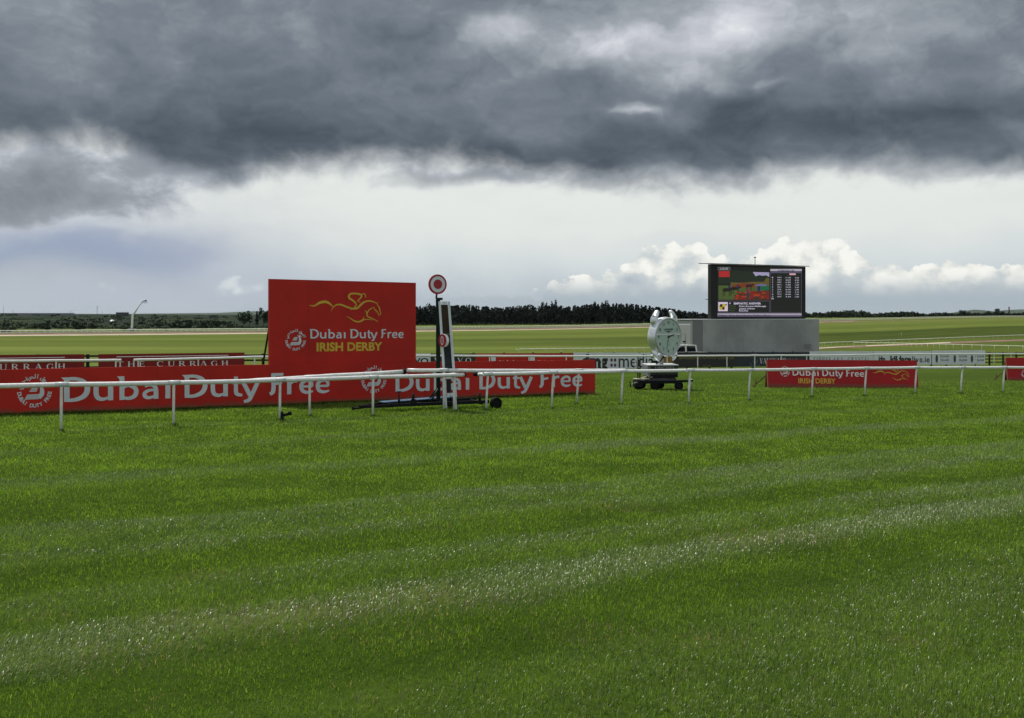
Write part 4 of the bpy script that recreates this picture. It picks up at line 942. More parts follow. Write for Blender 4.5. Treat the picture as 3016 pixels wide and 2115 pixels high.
MB().tube([BK.at(R_ * 1.0, 0, -.2), BK.at(R_ * 1.14, 0, -.2)], .07, 16).build('crown_knob', M['chrome'], ck)
mb = MB(); pb = P(1946, 1074, CD); mb.tube([pb, P(1946, 1030, CD)], .13, 16); mb.build('neck', M['palegrey'], ck)
mb = MB(); mb.tube([P(1956, 1050, CD - .1), P(1944, 1064, CD - .15), P(1932, 1073, CD - .25)], .03, 8); mb.build('cable', M['black'], ck)
pl = thing('lettered_plinth', P(1957, 1105, CD), 'black lettered box plinth with a white top carrying the giant watch', 'plinth')
BX = Board(P(1957, 1104, CD - .55), (1, .10, 0)); w0 = BX.proj(1918, 1090)[0]; w1 = BX.proj(1997, 1090)[0]; zt = BX.proj(1957, 1077)[1]; zb_ = BX.proj(1957, 1104)[1]
def obox(B, x0, x1, z0, z1, d0, d1, name, m, parent, bev=.01):
    c = B.at((x0 + x1) / 2, (z0 + z1) / 2, (d0 + d1) / 2); Rm = Matrix((B.s, B.n, B.up)).transposed()
    return MB().box(c, (abs(x1 - x0), abs(d1 - d0), abs(z1 - z0)), Rm, bev).build(name, m, parent)
obox(BX, w0, w1, zb_, zt, 0, -1.2, 'plinth_box', M['blackboard'], pl)
obox(BX, w0 - .14, w1 + .02, zt + .003, zt + .05, .04, -1.24, 'top_plate', M['white'], pl)
obox(BX, w0 - .16, w0 - .004, zb_ - .05, zt, -.05, -1.1, 'side_panel', M['truckdark'], pl)
obox(BX, w0 - .02, w1, BX.proj(1957, 1112)[1], zb_ - .004, 0, -1.15, 'lower_skirt', M['blackmetal'], pl)
k = Ink(BX); s0, h0 = BX.proj(1930, 1090.5); s1, h1 = BX.proj(1986, 1079.5); serif_text(k, 'LONGINES', lambda x, y: (s0 + (s1 - s0) * x, h0 + (h1 - h0) * y), .2); k.done('serif_lettering', M['palegrey'], pl)
ct = thing('cart', cc, 'low black cart with small wheels carrying the watch plinth', 'cart')
BY = Board(Vector((cc.x, cc.y - .5, cc.z)), (1, .10, 0)); X = lambda u: BY.proj(u, 1130)[0]; Zf = lambda v: BY.proj(1950, v)[1]
obox(BY, X(1883), X(2000), Zf(1130), Zf(1121), 0, -1.3, 'bed', M['blackmetal'], ct)
mb = MB()
for i in range(20):
    x0 = X(1900) + (X(1992) - X(1900)) * i / 20; x1 = x0 + (X(1992) - X(1900)) / 20; t0 = .27 * (1 - (i / 20) ** 6 * .8) * min(1, (i + 2) / 4)
    mb.add([BY.at(x0, Zf(1121), .03 + .02 * (i % 2)), BY.at(x1, Zf(1121), .03 + .02 * ((i + 1) % 2)), BY.at(x1, Zf(1121) + t0 * .95, -.06 + .03 * ((i + 1) % 2)), BY.at(x0, Zf(1121) + t0, -.06 + .03 * (i % 2)),
            BY.at(x0, Zf(1121) + t0, -1.2), BY.at(x1, Zf(1121) + t0 * .95, -1.2)], [(0, 1, 2, 3), (3, 2, 5, 4)])
mb.build('tarpaulin', M['grime'], ct)
for u, r in ((1928, .20), (1999, .20)):
    z = gz(BY.at(X(u), 0).x, BY.at(X(u), 0).y) - cc.z; wheel(ct, BY.at(X(u), r + z + .0, .02), BY.n, r, .14)
for u in (1882, 1906, 1953, 1962): 
    z = gz(BY.at(X(u), 0, -1.1).x, BY.at(X(u), 0, -1.1).y) - cc.z; wheel(ct, BY.at(X(u), .2 + z, -1.15 if u > 1900 else -.2), BY.n if u != 1882 else Vector((BY.n.x + .8, BY.n.y, 0)), .2, .16)
obox(BY, X(1870), X(1893), Zf(1140), Zf(1129), .05, -.3, 'coupling_box', M['blackmetal'], ct)
mb = MB(); mb.bar(BY.at(X(1996), Zf(1127), -.5), BY.at(X(2050), Zf(1124), -.5), .09, .09, bev=.01); mb.bar(BY.at(X(1996), Zf(1123), -.5), BY.at(X(2030), Zf(1122.5), -.5), .14, .03); mb.build('drawbar', M['blackmetal'], ct)
p = BY.at(X(2046), 0, -.5); MB().tube([(p.x, p.y, gz(p.x, p.y) - .02), BY.at(X(2046), Zf(1119), -.5)], .035, 12).build('jockey_leg', M['palegrey'], ct)
for u, v0, v1 in ((1880, 1130, 1052), (1886, 1128, 1053)): MB().tube([BY.at(X(u), Zf(v0), -.1), BY.at(X(u) + .01, Zf(v1), -.1)], .03, 10).build('upright_bar', M['blackmetal'], ct)
MB().bar(BY.at(X(1855), Zf(1122), 0), BY.at(X(1858), Zf(1140), 0), .05, .04).build('lever', M['blackmetal'], ct)
MB().bar(BY.at(X(1866), Zf(1125), 0), BY.at(X(1865), Zf(1138), 0), .04, .04).build('lever', M['blackmetal'], ct)
MB().tube([BY.at(X(1858), Zf(1132), 0), BY.at(X(1872), Zf(1127), -.05), BY.at(X(1884), Zf(1125), -.1)], .015, 8).build('lever_link', M['palegrey'], ct)
rp_ = thing('rope_coil', BY.at(X(1895), Zf(1119), 0), 'loose white rope heaped on the left end of the watch cart', 'rope')
pts = []
for i in range(90):
    a = i * .75; rr = .16 + .08 * math.sin(i * 1.7); pts.append(BY.at(X(1896) + rr * 1.7 * math.cos(a) + (i - 45) * .003, Zf(1120) + .03 + .05 * abs(math.sin(i * .9)), -.12 + rr * .8 * math.sin(a)))
pts += [BY.at(X(1905), Zf(1108), -.05), BY.at(X(1908), Zf(1106), .02), BY.at(X(1912), Zf(1111), .06), BY.at(X(1921), Zf(1110), .06)]
MB().tube(pts, .013, 6).build('rope_strand', M['rope'], rp_)

# ------------------------------------------------------------------ crimson A-frame banners on the right
def aframe(u0, v0t, v0b, u1, v1t, v1b, label, full=True):
    a = hit(u0, v0b); b = hit(u1, v1b); B0 = Board(a, (b.x - a.x, b.y - a.y, 0)); Lh = Vector((b.x - a.x, b.y - a.y, 0)).length
    slope = math.radians(9); up = Vector((0, 0, 1)) * math.cos(slope) - B0.n * math.sin(slope)
    B = Board(a, Vector((b.x - a.x, b.y - a.y, b.z - a.z)), up); B.up = up; B.n = B.s.cross(up).normalized()
    t = thing('banner_board', a, label, 'banner', 'crimson banners standing beyond the near rail'); h = 1.36
    def sh(Bx, d, name, m, hh=h):
        mb = MB(); vs = [Bx.at(0, -.03, 0), Bx.at(Lh, -.03, 0), Bx.at(Lh, hh, 0), Bx.at(0, hh, 0)]; vs += [v - Bx.n * .02 for v in vs]
        mb.add(vs, [(0, 1, 2, 3), (7, 6, 5, 4), (0, 4, 5, 1), (1, 5, 6, 2), (2, 6, 7, 3), (3, 7, 4, 0)]); return mb.build(name, m, t)
    sh(B, 0, 'front_sheet', M['red2'])
    back = a - B0.n * .46; up2 = Vector((0, 0, 1)) * math.cos(slope) + B0.n * math.sin(slope)
    Bb = Board(back, Vector((b.x - a.x, b.y - a.y, b.z - a.z)), up2); Bb.up = up2; Bb.n = Bb.s.cross(up2).normalized(); sh(Bb, 0, 'back_sheet', M['red2'], h - .02)
    mb = MB(); mb.bar(B.at(.0, -.02, -.012), B.at(.0, h, -.012), .035, .045); mb.build('edge_batten', M['ply'], t)
    mb = MB(); p = B.at(0, .62, -.1); q = a - B0.s * .62 - B0.n * .5; q.z = gz(q.x, q.y) - .02; mb.bar(p, q, .05, .05); mb.build('ground_prop', M['wood'], t)
    q2 = a - B0.s * .55 - B0.n * .35; z = gz(q2.x, q2.y); MB().bar((q2.x, q2.y, z - .05), (q2.x + .06, q2.y, z + .36), .05, .05).build('stake', M['wood'], t)
    if full:
        mb = MB()
        for s_ in (B.at(Lh, -.03, -.02), ): pass
        tri = [B.at(Lh - .004, 0, -.022), B.at(Lh - .004, h * .97, -.022), Bb.at(Lh - .004, h * .97, 0), Bb.at(Lh - .004, 0, 0)]
        mb.add(tri, [(0, 1, 2, 3)]); mb.build('end_gusset', M['red2'], t)
    return B, t, Lh
B, t, Lh = aframe(2262, 1058, 1141, 2706, 1064.5, 1143, 'long crimson banner with words and a gold racehorse, standing behind the near rail')
q = lambda x, y: (2240 + x / 4.783, 1030 + y / 4.783)
k = Ink(B); wordmark(k, span(B, *q(445, 360), *q(1462, 370), 19.5)); k.done('wordmark_lettering', M['whiteletter'], t)
k = Ink(B); k.text('IRISH DERBY', span(B, *q(535, 468), *q(1058, 468), 14), .02); k.done('gold_lettering', M['gold'], t)
k = Ink(B); f0 = B.proj(*q(1578, 235)); f1 = B.proj(*q(2088, 235)); ff = (f1[0] - f0[0]); horse(k, lambda x, y: (f0[0] + x * ff, f0[1] - y * ff * .86), 1.0); k.done('horse_drawing', M['gold'], t)
k = Ink(B); s0, h0 = B.proj(*q(345, 305)); s1, _ = B.proj(*q(418, 305)); _, h1 = B.proj(*q(345, 225)); emblem(k, lambda x, y: (s0 + x * (s1 - s0), h0 + y * (h1 - h0))); k.done('round_emblem', M['whiteletter'], t)
B, t, Lh = aframe(2968, 1053, 1121, 3330, 1053, 1122, 'crimson banner cut off by the right edge of the view', False)
k = Ink(B); s0, h0 = B.proj(3024, 1100); s1, _ = B.proj(3042, 1100); _, h1 = B.proj(3024, 1086); emblem(k, lambda x, y: (s0 + x * (s1 - s0), h0 + y * (h1 - h0))); k.done('round_emblem', M['whiteletter'], t)
k = Ink(B); wordmark(k, span(B, 3050, 1104, 3200, 1105, 17)); k.done('wordmark_lettering', M['whiteletter'], t)

# ------------------------------------------------------------------ mobile big screen lorry
A_ = Vector(((2034 - CU) / F * 93, 93, 0)); B_ = Vector(((2413 - CU) / F * 100, 100, 0)); A_.z = gz(A_.x, A_.y)
TB = Board(A_, (B_.x - A_.x, B_.y - A_.y, 0)); TL = (B_ - Vector((A_.x, A_.y, 0))).length
lo = thing('screen_lorry', A_, 'long grey box lorry trailer under the big race screen', 'lorry')
ztp = TB.proj(2034, 942)[1]; z0 = .35
def lbx(x0, x1, za, zb, d0, d1, name, m, bev=.02): return obox(TB, x0, x1, za, zb, d0, d1, name, m, lo, bev)
x1 = TB.proj(2070, 1000)[0]
lbx(x1, TL, .55, ztp, 0, -2.5, 'trailer_body', M['truckgrey'])
lbx(.25, x1 - .01, .9, ztp - .02, -.02, -2.48, 'front_section', M['truckdark'])
mb = MB()
mb.add([TB.at(0, .6, -.05), TB.at(0, ztp - .45, -.05), TB.at(.25, ztp - .02, -.05), TB.at(.25, .6, -.05), TB.at(0, .6, -2.45), TB.at(0, ztp - .45, -2.45), TB.at(.25, ztp - .02, -2.45), TB.at(.25, .6, -2.45)],
       [(0, 3, 2, 1), (4, 5, 6, 7), (0, 1, 5, 4), (1, 2, 6, 5), (0, 4, 7, 3)]); mb.build('nose_panel', M['trucklight'], lo)
TE = Board(TB.at(-.004, 0, -2.5), -TB.n * -1.0)
TE = Board(TB.at(-.006, 0, -2.5), TB.n)                      # the end wall, read from outside
mb = MB(); mb.add([TE.at(.95, .8, .01), TE.at(1.75, .8, .01), TE.at(1.75, 2.75, .01), TE.at(.95, 2.75, .01)], [(0, 1, 2, 3)]); dr = mb.build('door', M['truckgrey'], lo)
mb = MB(); mb.add([TE.at(1.0, .85, .016), TE.at(1.70, .85, .016), TE.at(1.70, 2.7, .016), TE.at(1.0, 2.7, .016)], [(0, 1, 2, 3)]); mb.build('door_panel', M['trucklight'], None).parent = dr
mb = MB(); mb.box(TE.at(1.55, 2.05, .05), (.25, .06, .12), Matrix((TE.s, TE.n, TE.up)).transposed()); mb.build('marker_lamp', M['black'], lo)
lbx(-.02, TL + .01, ztp + .003, ztp + .06, .03, -2.53, 'roof_edge', M['white'], .01)
mb = MB()
for i in range(6): x = 1.6 + i * 1.9; mb.add([TB.at(x, .62, .012), TB.at(x + 1.75, .62, .012), TB.at(x + 1.75, .64, .012), TB.at(x, .64, .012)], [(0, 1, 2, 3)])
for i in range(7): mb.box(TB.at(TL - 1.5, 1.2 + i * .07, .01), (.9, .02, .03), Matrix((TB.s, TB.n, TB.up)).transposed())
mb.build('vent_grille', M['truckdark'], lo)
mb = MB()
for u in (2137, 2189, 2290, 2360): x = TB.proj(u, 1000)[0]; mb.add([TB.at(x - .012, .6, .004), TB.at(x + .012, .6, .004), TB.at(x + .012, ztp - .05, .004), TB.at(x - .012, ztp - .05, .004)], [(0, 1, 2, 3)])
mb.build('panel_joint', M['truckdark'], lo)
for x in (3.0, 4.2, TL - 3.0, TL - 1.8):
    for d in (-.2, -2.3): p = TB.at(x, 0, d); wheel(lo, (p.x, p.y, gz(p.x, p.y) + .48), TB.n, .48, .3)
lbx(1.0, TL - .3, .42, .56, -.4, -2.1, 'chassis_beam', M['blackmetal'])
# the screen
SC = Board(TB.at(0, 0, -.35), TB.s); s0 = SC.proj(2094.5, 900)[0]; s1 = SC.proj(2373, 900)[0]; zb = ztp + .06; zt_ = SC.proj(2094, 778)[1]
scr = thing('race_screen', SC.at(s0, zb), 'big black video screen showing a parade ring and betting odds', 'screen')
def sbx(x0, x1, za, zb_, d0, d1, name, m, bev=.02): return obox(SC, x0, x1, za, zb_, d0, d1, name, m, scr, bev)
M['screenblack'] = mat('matt_black_screen_casing', (.010, .011, .011), .7, var=.15, scale=1)
sbx(s0, s1, zb, zt_, 0, -.5, 'screen_casing', M['screenblack'])
mb = MB(); ra = SC.at(s0 - .02, zt_ + .01, .25); rb = SC.at(s1 + .25, zt_ + .01, .25); rc = SC.at(s1 + .25, zt_ + .12, -1.9); rd = SC.at(s0 - .02, zt_ + .12, -1.9)
vs = [ra, rb, rc, rd] + [v + Vector((0, 0, .06)) for v in (ra, rb, rc, rd)]
mb.add(vs, [(3, 2, 1, 0), (4, 5, 6, 7), (0, 1, 5, 4), (1, 2, 6, 5), (2, 3, 7, 6), (3, 0, 4, 7)]); mb.build('canopy_roof', M['screenblack'], scr)
MB().tube([SC.at(SC.proj(2234, 780)[0], zt_ + .06, -.5), SC.at(SC.proj(2234, 780)[0], SC.proj(2234, 759)[1], -.5)], .03, 8).build('aerial_mast', M['blackmetal'], scr)
MB().box(SC.at(SC.proj(2234, 780)[0], SC.proj(2234, 757.5)[1], -.5), (.16, .12, .10)).build('aerial_head', M['blackmetal'], scr)
MB().bar(SC.at(s0 - .02, SC.proj(2094, 882)[1], -.2), SC.at(s0 - .5, SC.proj(2094, 882)[1], -.2), .05, .05).build('side_bracket', M['blackmetal'], scr)
z5 = lambda x, y: (2090 + x / 7.406, 760 + y / 7.406)
def E_(name, rgb, k=.78): return emis(name, lin(*rgb), k)
def Z(x, y): return SC.proj(*z5(x, y))
def shp(name, m, polys=(), texts=(), rib=(), lay=1):
    k = Ink(SC, .0016); k.n = lay
    for p in polys: k.n = lay; k.poly([Z(*q) for q in p])
    for r_, w in rib: k.n = lay; k.ribbon([Z(*q) for q in r_], w)
    for (s, x0, x1, yb, cap, off) in texts:
        k.n = lay; a0, b0 = Z(x0, yb); a1, b1 = Z(x1, yb + (x1 - x0) * .0); _, c0 = Z(x0, yb - cap); k.text(s, lambda x, y: (a0 + (a1 - a0) * x, b0 + (b1 - b0) * x + (c0 - b0) * y), off)
    return k.done(name, m, scr)
R4 = lambda x0, y0, x1, y1: [(x0, y1), (x1, y1), (x1, y0), (x0, y0)]
shp('screen_base', E_('led_dark', (17, 20, 16)), [R4(170, 195, 2010, 1280)], lay=1)
shp('picture_trees', E_('led_trees', (26, 38, 24)), [[(190, 560), (1300, 560), (1300, 420), (1220, 375), (1150, 385), (1080, 370), (1000, 400), (950, 330), (900, 300), (500, 270), (190, 300)]], lay=2)
shp('picture_sky', E_('led_sky', (168, 160, 196)), [[(940, 305), (1300, 315), (1300, 415), (1230, 378), (1150, 388), (1080, 372), (1000, 400), (975, 360)]], lay=3)
shp('picture_hedge', E_('led_hedge', (98, 84, 36)), [[(450, 600), (1300, 600), (1300, 440), (1240, 430), (1180, 520), (900, 520), (700, 540), (460, 530)]], lay=3)
shp('picture_lawn', E_('led_lawn', (74, 92, 40)), [[(190, 910), (560, 910), (700, 760), (1300, 700), (1300, 590), (190, 600)]], lay=4)
shp('picture_green_rug', E_('led_green', (14, 98, 60)), [[(1000, 700), (1300, 705), (1300, 610), (1100, 630)]], lay=5)
red_p = []
for i in range(34):
    x = rnd.uniform(520, 1270); y = rnd.uniform(735, 905); w = rnd.uniform(40, 150); red_p.append([(x, y + 14), (min(x + w, 1298), y + 10), (min(x + w * .9, 1298), y - 12), (x + 10, y - 14)])
shp('picture_flower_bed', E_('led_flowers', (120, 32, 16)), [[(520, 910), (1300, 910), (1300, 715), (900, 720), (560, 800)]], lay=5)
shp('picture_flower_spots', E_('led_flowers_bright', (165, 58, 32)), red_p[:16], lay=7)
shp('picture_flower_shade', E_('led_flowers_dark', (70, 40, 18)), red_p[16:], lay=6)
shp('picture_flower_row', E_('led_flower_row', (120, 52, 26)), [[(480, 640), (980, 650), (990, 560), (760, 545), (640, 560), (490, 600)]], lay=5)
shp('picture_car', E_('led_car', (104, 108, 150)), [[(990, 610), (1240, 610), (1250, 585), (1130, 560), (1010, 585)]], lay=6)
hs = []
for x, y, s in ((380, 700, 1.0), (560, 670, .85), (860, 610, .7)):
    hs.append([(x - 110 * s, y - 10), (x - 60 * s, y - 45 * s), (x + 60 * s, y - 40 * s), (x + 120 * s, y - 70 * s), (x + 150 * s, y - 40 * s), (x + 110 * s, y - 10 * s), (x + 60 * s, y + 30 * s), (x - 80 * s, y + 35 * s)][::-1])
    for dx in (-95, -60, 40, 75): hs.append([(x + dx * s, y + 20 * s), (x + dx * s + 14 * s, y + 20 * s), (x + dx * s + 12 * s, y + 130 * s), (x + dx * s - 2, y + 130 * s)][::-1])
shp('picture_horses', E_('led_horse', (26, 18, 14)), hs, lay=7)
shp('picture_jockeys', E_('led_jockey', (40, 34, 80)), [R4(405, 590, 450, 660), R4(590, 590, 625, 670), R4(840, 560, 870, 610), R4(1040, 610, 1100, 720)], lay=8)
shp('picture_caps', E_('led_white', (215, 205, 225)), [R4(420, 568, 448, 592), R4(395, 665, 480, 705), R4(600, 565, 630, 690), R4(825, 612, 855, 640), R4(1055, 540, 1080, 558), R4(1250, 540, 1298, 560)], lay=9)
shp('picture_onlookers', E_('led_people', (120, 40, 60)), [[(790, 740), (870, 740), (860, 670), (810, 670)]], lay=8)
shp('picture_onlooker_coat', E_('led_coat', (205, 60, 30)), [[(965, 830), (1060, 830), (1050, 715), (985, 715)]], lay=9)
shp('picture_onlooker_legs', E_('led_legs', (44, 52, 62)), [R4(805, 742, 865, 900), R4(990, 832, 1035, 915)], lay=8)
frm = E_('led_frame', (105, 98, 118))
def outline(x0, y0, x1, y1, w=.035): return [([(x0, y0), (x1, y0)], w), ([(x1, y0), (x1, y1)], w), ([(x1, y1), (x0, y1)], w), ([(x0, y1), (x0, y0)], w)]
shp('panel_outline', frm, rib=outline(178, 938, 1302, 1190) + outline(1330, 325, 2000, 1190), lay=4)
shp('heading_bar', E_('led_bar', (190, 180, 196)), [R4(1322, 240, 2008, 282)], lay=3)
shp('heading_bar_lower', E_('led_bar_low', (84, 84, 104)), [R4(1322, 283, 2008, 318)], lay=3)
shp('ticker_bar', E_('led_ticker', (176, 166, 182)), [R4(172, 1208, 2005, 1246)], lay=3)
shp('ticker_bar_lower', E_('led_ticker_low', (98, 92, 116)), [R4(172, 1247, 2005, 1280)], lay=3)
shp('ticker_lettering', E_('led_ink', (30, 24, 50)), texts=[('Trifecta - Going Good, Good to Yielding in Places', 190, 1320, 1270, 36, .02), ('CURRAGH 2.35', 1490, 1840, 296, 38, .03)], lay=6)
shp('red_tile', E_('led_red', (178, 36, 40)), [R4(200, 285, 435, 415)], lay=4)
shp('clock_lettering', E_('led_clock', (170, 172, 178)), texts=[('2:32:09', 215, 405, 252, 36, .03)], rib=outline(180, 203, 445, 262, .02), lay=5)
shp('silks_tile', E_('led_silks', (222, 206, 226)), [R4(188, 962, 395, 1160)], lay=4)
shp('silks_yellow', E_('led_yellow', (196, 172, 66)), [[(215, 1130), (330, 1130), (350, 1010), (300, 1000), (240, 1005), (200, 1040)][::1]], lay=5)
shp('silks_black', E_('led_black', (22, 14, 16)), [R4(225, 1005, 275, 1068), R4(275, 1070, 320, 1128), R4(345, 1005, 372, 1035)], lay=6)
wl = E_('led_text_white', (205, 200, 220))
shp('name_lettering', wl, texts=[('4', 425, 455, 1005, 36, .04), ('EMPHATIC ANSWER', 525, 1118, 1012, 40, .04), ('Dylan Browne McMonagle', 640, 1230, 1066, 30, .025), ("Joseph O'Brien", 640, 985, 1118, 30, .025), ('E52,452', 640, 838, 1165, 32, .025)], lay=5)
shp('caption_lettering', E_('led_caption', (74, 88, 52)), texts=[('Jockey', 425, 578, 1060, 30, .02), ('Trainer', 425, 590, 1112, 30, .02), ('Form', 425, 540, 1160, 30, .02)], lay=5)
rows = [('1', '10/1', '11.40', '3.00'), ('2', '40/1', '46.00', '8.50'), ('3', '5/2F', '5.80', '2.30'), ('4', '6/1', '7.80', '1.60'), ('5', '20/1', '23.00', '2.60'), ('6', '3/2', '6.60', '1.80'), ('7', '33/1', '41.00', '3.10'), ('8', '7/1', '8.00', '1.90'), ('9', '10/3', '4.34', '1.60')]
tx = []
for i, r_ in enumerate(rows):
    y = 438 + i * 52
    tx += [(r_[0], 1360, 1382, y, 25, .02), (r_[1], 1475, 1560, y, 25, .012), (r_[2], 1655, 1768, y + 3, 25, .012), (r_[3], 1860, 1945, y + 6, 25, .012)]
tx.append(('10', 1350, 1395, 900, 30, .04)); shp('odds_lettering', wl, texts=tx, lay=5)
shp('pink_tile', E_('led_pink', (226, 176, 190)), [R4(1740, 335, 1875, 372)], lay=5)
shp('column_heading', E_('led_dim_green', (52, 66, 56)), texts=[('Odds', 1490, 1560, 388, 18, .02), ('Win', 1680, 1745, 392, 18, .02), ('Place', 1870, 1950, 396, 18, .02)], lay=5)

# ------------------------------------------------------------------ white pickup
pk0 = Vector(((1989 - CU) / F * 85, 85, 0)); PB = Board((pk0.x, pk0.y, gz(pk0.x, pk0.y)), TB.s)
pk = thing('pickup_truck', PB.O, 'white double cab pickup parked behind the black board, in front of the grey lorry', 'pickup')
k_ = 1.0; zr = PB.proj(1989, 1016.5)[1]; zbelt = PB.proj(1989, 1038)[1]
def prism(B, prof, d0, d1, name, m, parent, bev=None):
    mb = MB(); n = len(prof); mb.add([B.at(x, z, d0) for x, z in prof] + [B.at(x, z, d1) for x, z in prof], [tuple(range(n)), tuple(range(2 * n - 1, n - 1, -1))] + [(i, n + i, n + (i + 1) % n, (i + 1) % n) for i in range(n)])
    return mb.build(name, m, parent)
xe = PB.proj(2057, 1030)[0]; cw = xe
prism(PB, [(-1.75, .45), (cw + 1.45, .45), (cw + 1.5, 1.05), (cw + .02, 1.08), (cw + .0, zbelt), (-.0, zbelt), (-.25, zbelt - .02), (-1.55, .95), (-1.8, .8)], .0, -1.75, 'body', M['white'], pk)
cab = prism(PB, [(-.12, zbelt + .004), (cw - .02, zbelt + .004), (cw * .95, zr - .05), (cw * .90, zr), (cw * .34, zr), (cw * .22, zr - .04)], -.10, -1.65, 'cab', M['white'], pk)
for pf in ([(.04, zbelt + .03), (cw * .46, zbelt + .03), (cw * .44, zr - .10), (cw * .27, zr - .10)], [(cw * .53, zbelt + .03), (cw * .93, zbelt + .03), (cw * .88, zr - .10), (cw * .51, zr - .10)]):
    mb = MB(); mb.add([PB.at(x, z, -.096) for x, z in pf], [(0, 1, 2, 3)]); mb.build('side_window', M['glass'], pk)
mb = MB(); mb.add([PB.at(-.115, zbelt + .03, -.2), PB.at(-.115, zbelt + .03, -1.55), PB.at(cw * .215, zr - .07, -1.5), PB.at(cw * .215, zr - .07, -.25)], [(0, 1, 2, 3)]); mb.build('windscreen', M['glass'], pk)
MB().box(PB.at(.02, zbelt + .13, .08), (.14, .12, .16), None, .03).build('door_mirror', M['white'], pk)
for x in (-1.0, cw + .75):
    for d in (-.1, -1.65): p = PB.at(x, 0, d); wheel(pk, (p.x, p.y, gz(p.x, p.y) + .37), PB.n, .37, .22)

# ------------------------------------------------------------------ tracks and rails far out on the plain
def strip(name, m, pts, wds, lift=.05):
    """ground-hugging ribbon through photo pixels; wds = width in metres towards the camera"""
    mb = MB(); vs = []
    for (u, v), w in zip(pts, wds):
        p = hit(u, v); vs.append((p.x, p.y, gz(p.x, p.y) + lift)); k_ = (p.y - w) / p.y; vs.append((p.x * k_, p.y - w, gz(p.x * k_, p.y - w) + lift))
    mb.add(vs, [(2 * i, 2 * i + 2, 2 * i + 3, 2 * i + 1)[::-1] for i in range(len(pts) - 1)]); o = mb.build(name, m); tag(o, kind='structure'); return o
sand = mat('pale_track_sand', (.44, .40, .28), .95, var=.18, scale=.12, spec=.05); soil = mat('brown_track_soil', (.20, .135, .10), .95, var=.3, scale=.12, spec=.05)
FARL = [(-250, 983), (0, 981.5), (400, 978.3), (800, 975), (1250, 969.5), (1550, 966), (1900, 959.5), (2090, 955), (2440, 944.5), (2700, 938.5), (3016, 934), (3250, 932)]
def fv(u): return float(np.interp(u, [a for a, _ in FARL], [b for _, b in FARL]))
us_ = np.linspace(-250, 3250, 90)
strip('soil_track', soil, [(u, fv(u) + .8) for u in us_], [max(4, (hit(u, fv(u) + .8).y - hit(u, fv(u) + 6.0).y)) for u in us_], .04)
us_ = np.linspace(-250, 2720, 80)
strip('sand_track', sand, [(u, fv(u) + 5.6 - 1.6 * max(0, u - 400) / 2300) for u in us_], [max(3, (hit(u, fv(u) + 5.6).y - hit(u, fv(u) + 9.2 - 3.4 * max(0, u - 400) / 2300).y)) for u in us_], .07)
def far_rail(label, line, h, r, rp, gap, name='running_rail', low=None, sag=0, group='pale rails far out on the plain', arm=0):
    """line: ground pixels; posts every gap metres"""
    G = [hit(u, v) for u, v in line]; pts = []
    for a, b in zip(G[:-1], G[1:]):
        n = max(1, int((b - a).length / 6))
        for i in range(n): p = a.lerp(b, i / n); pts.append(Vector((p.x, p.y, gz(p.x, p.y))))
    pts.append(G[-1]); t = thing(name, pts[0], label, 'running rail', group)
    MB().tube([p + Vector((0, 0, h)) for p in pts], r, 6).build('rail_tube', M['railfar'], t)
    if low: MB().tube([p + Vector((0, 0, low)) for p in pts], r, 6).build('lower_rail', M['railfar'], t)
    P_ = []; acc = 0; last = pts[0]; P_.append(last)
    for a, b in zip(pts[:-1], pts[1:]):
        L_ = (b - a).length; d = gap - acc
        while d <= L_: P_.append(a.lerp(b, d / L_)); d += gap
        acc = (acc + L_) % gap
    vis = [p for p in P_ if -20 < CU + F * p.x / p.y < 3036]
    vis.sort(key=lambda p: p.y); first, rest = vis[:100], vis[100:]
    def post(mb, p):
        q = Vector((p.x, p.y, gz(p.x, p.y)))
        if arm: mb.tube([q, q + Vector((0, 0, h * .75)), q + Vector((-arm * .5, -arm * .2, h * .93)), q + Vector((-arm, -arm * .4, h))], rp, 5)
        else: mb.tube([q, q + Vector((0, 0, h))], rp, 5)
    for p in first: mb = MB(); post(mb, p); mb.build('post', M['railfar'], t)
    if rest:
        mb = MB()
        for p in rest: post(mb, p)
        tag(mb.build('post', M['railfar'], t), kind='stuff')
    return t
far_rail('long pale double rail across the far side of the left and centre field', [(u, v) for u, v in FARL if u <= 2090], 1.25, .28, .15, 2.9, low=.25)
far_rail('long pale double rail at the far right, beyond the big screen', [(2395, fv(2395)), (2440, 944.5), (2700, 938.5), (3016, 934), (3100, 933.3)], 1.3, .22, .13, 4.2, low=.3)
RR = [(2380, 1025), (2440, 1021.5), (2560, 1016), (2700, 1010.5), (2800, 1006.5), (2900, 1002.5), (3016, 998), (3140, 994)]
strip('soil_path', soil, [(u, v + 1) for u, v in RR], [hit(u, v + 1).y - hit(u, v + 6.5).y for u, v in RR], .04)
strip('sand_path', sand, [(u, v + 1.5) for u, v in RR[:5]], [hit(u, v + 1.5).y - hit(u, v + 4.2).y for u, v in RR[:5]], .07)
far_rail('pale hooped rail climbing right beside the bare earth path', RR, 1.15, .085, .035, 2.6, arm=.45)
TT = [(2515, 1021), (2600, 1022), (2700, 1026), (2800, 1030), (2900, 1033.5), (3016, 1037), (3160, 1041)]
far_rail('thin pale rail sloping down to the right, just above the white boards', TT, 1.1, .05, .03, 3.6)
BB = [(1530, 1055), (1620, 1053), (1700, 1051.5), (1800, 1049), (1920, 1046.5)]
far_rail('pale hooped rail peeping over the red and white boards', BB, 1.0, .06, .03, 2.9, arm=.4)
M['markpost'] = mat('pale_marker_post', (.5, .52, .34), .6)
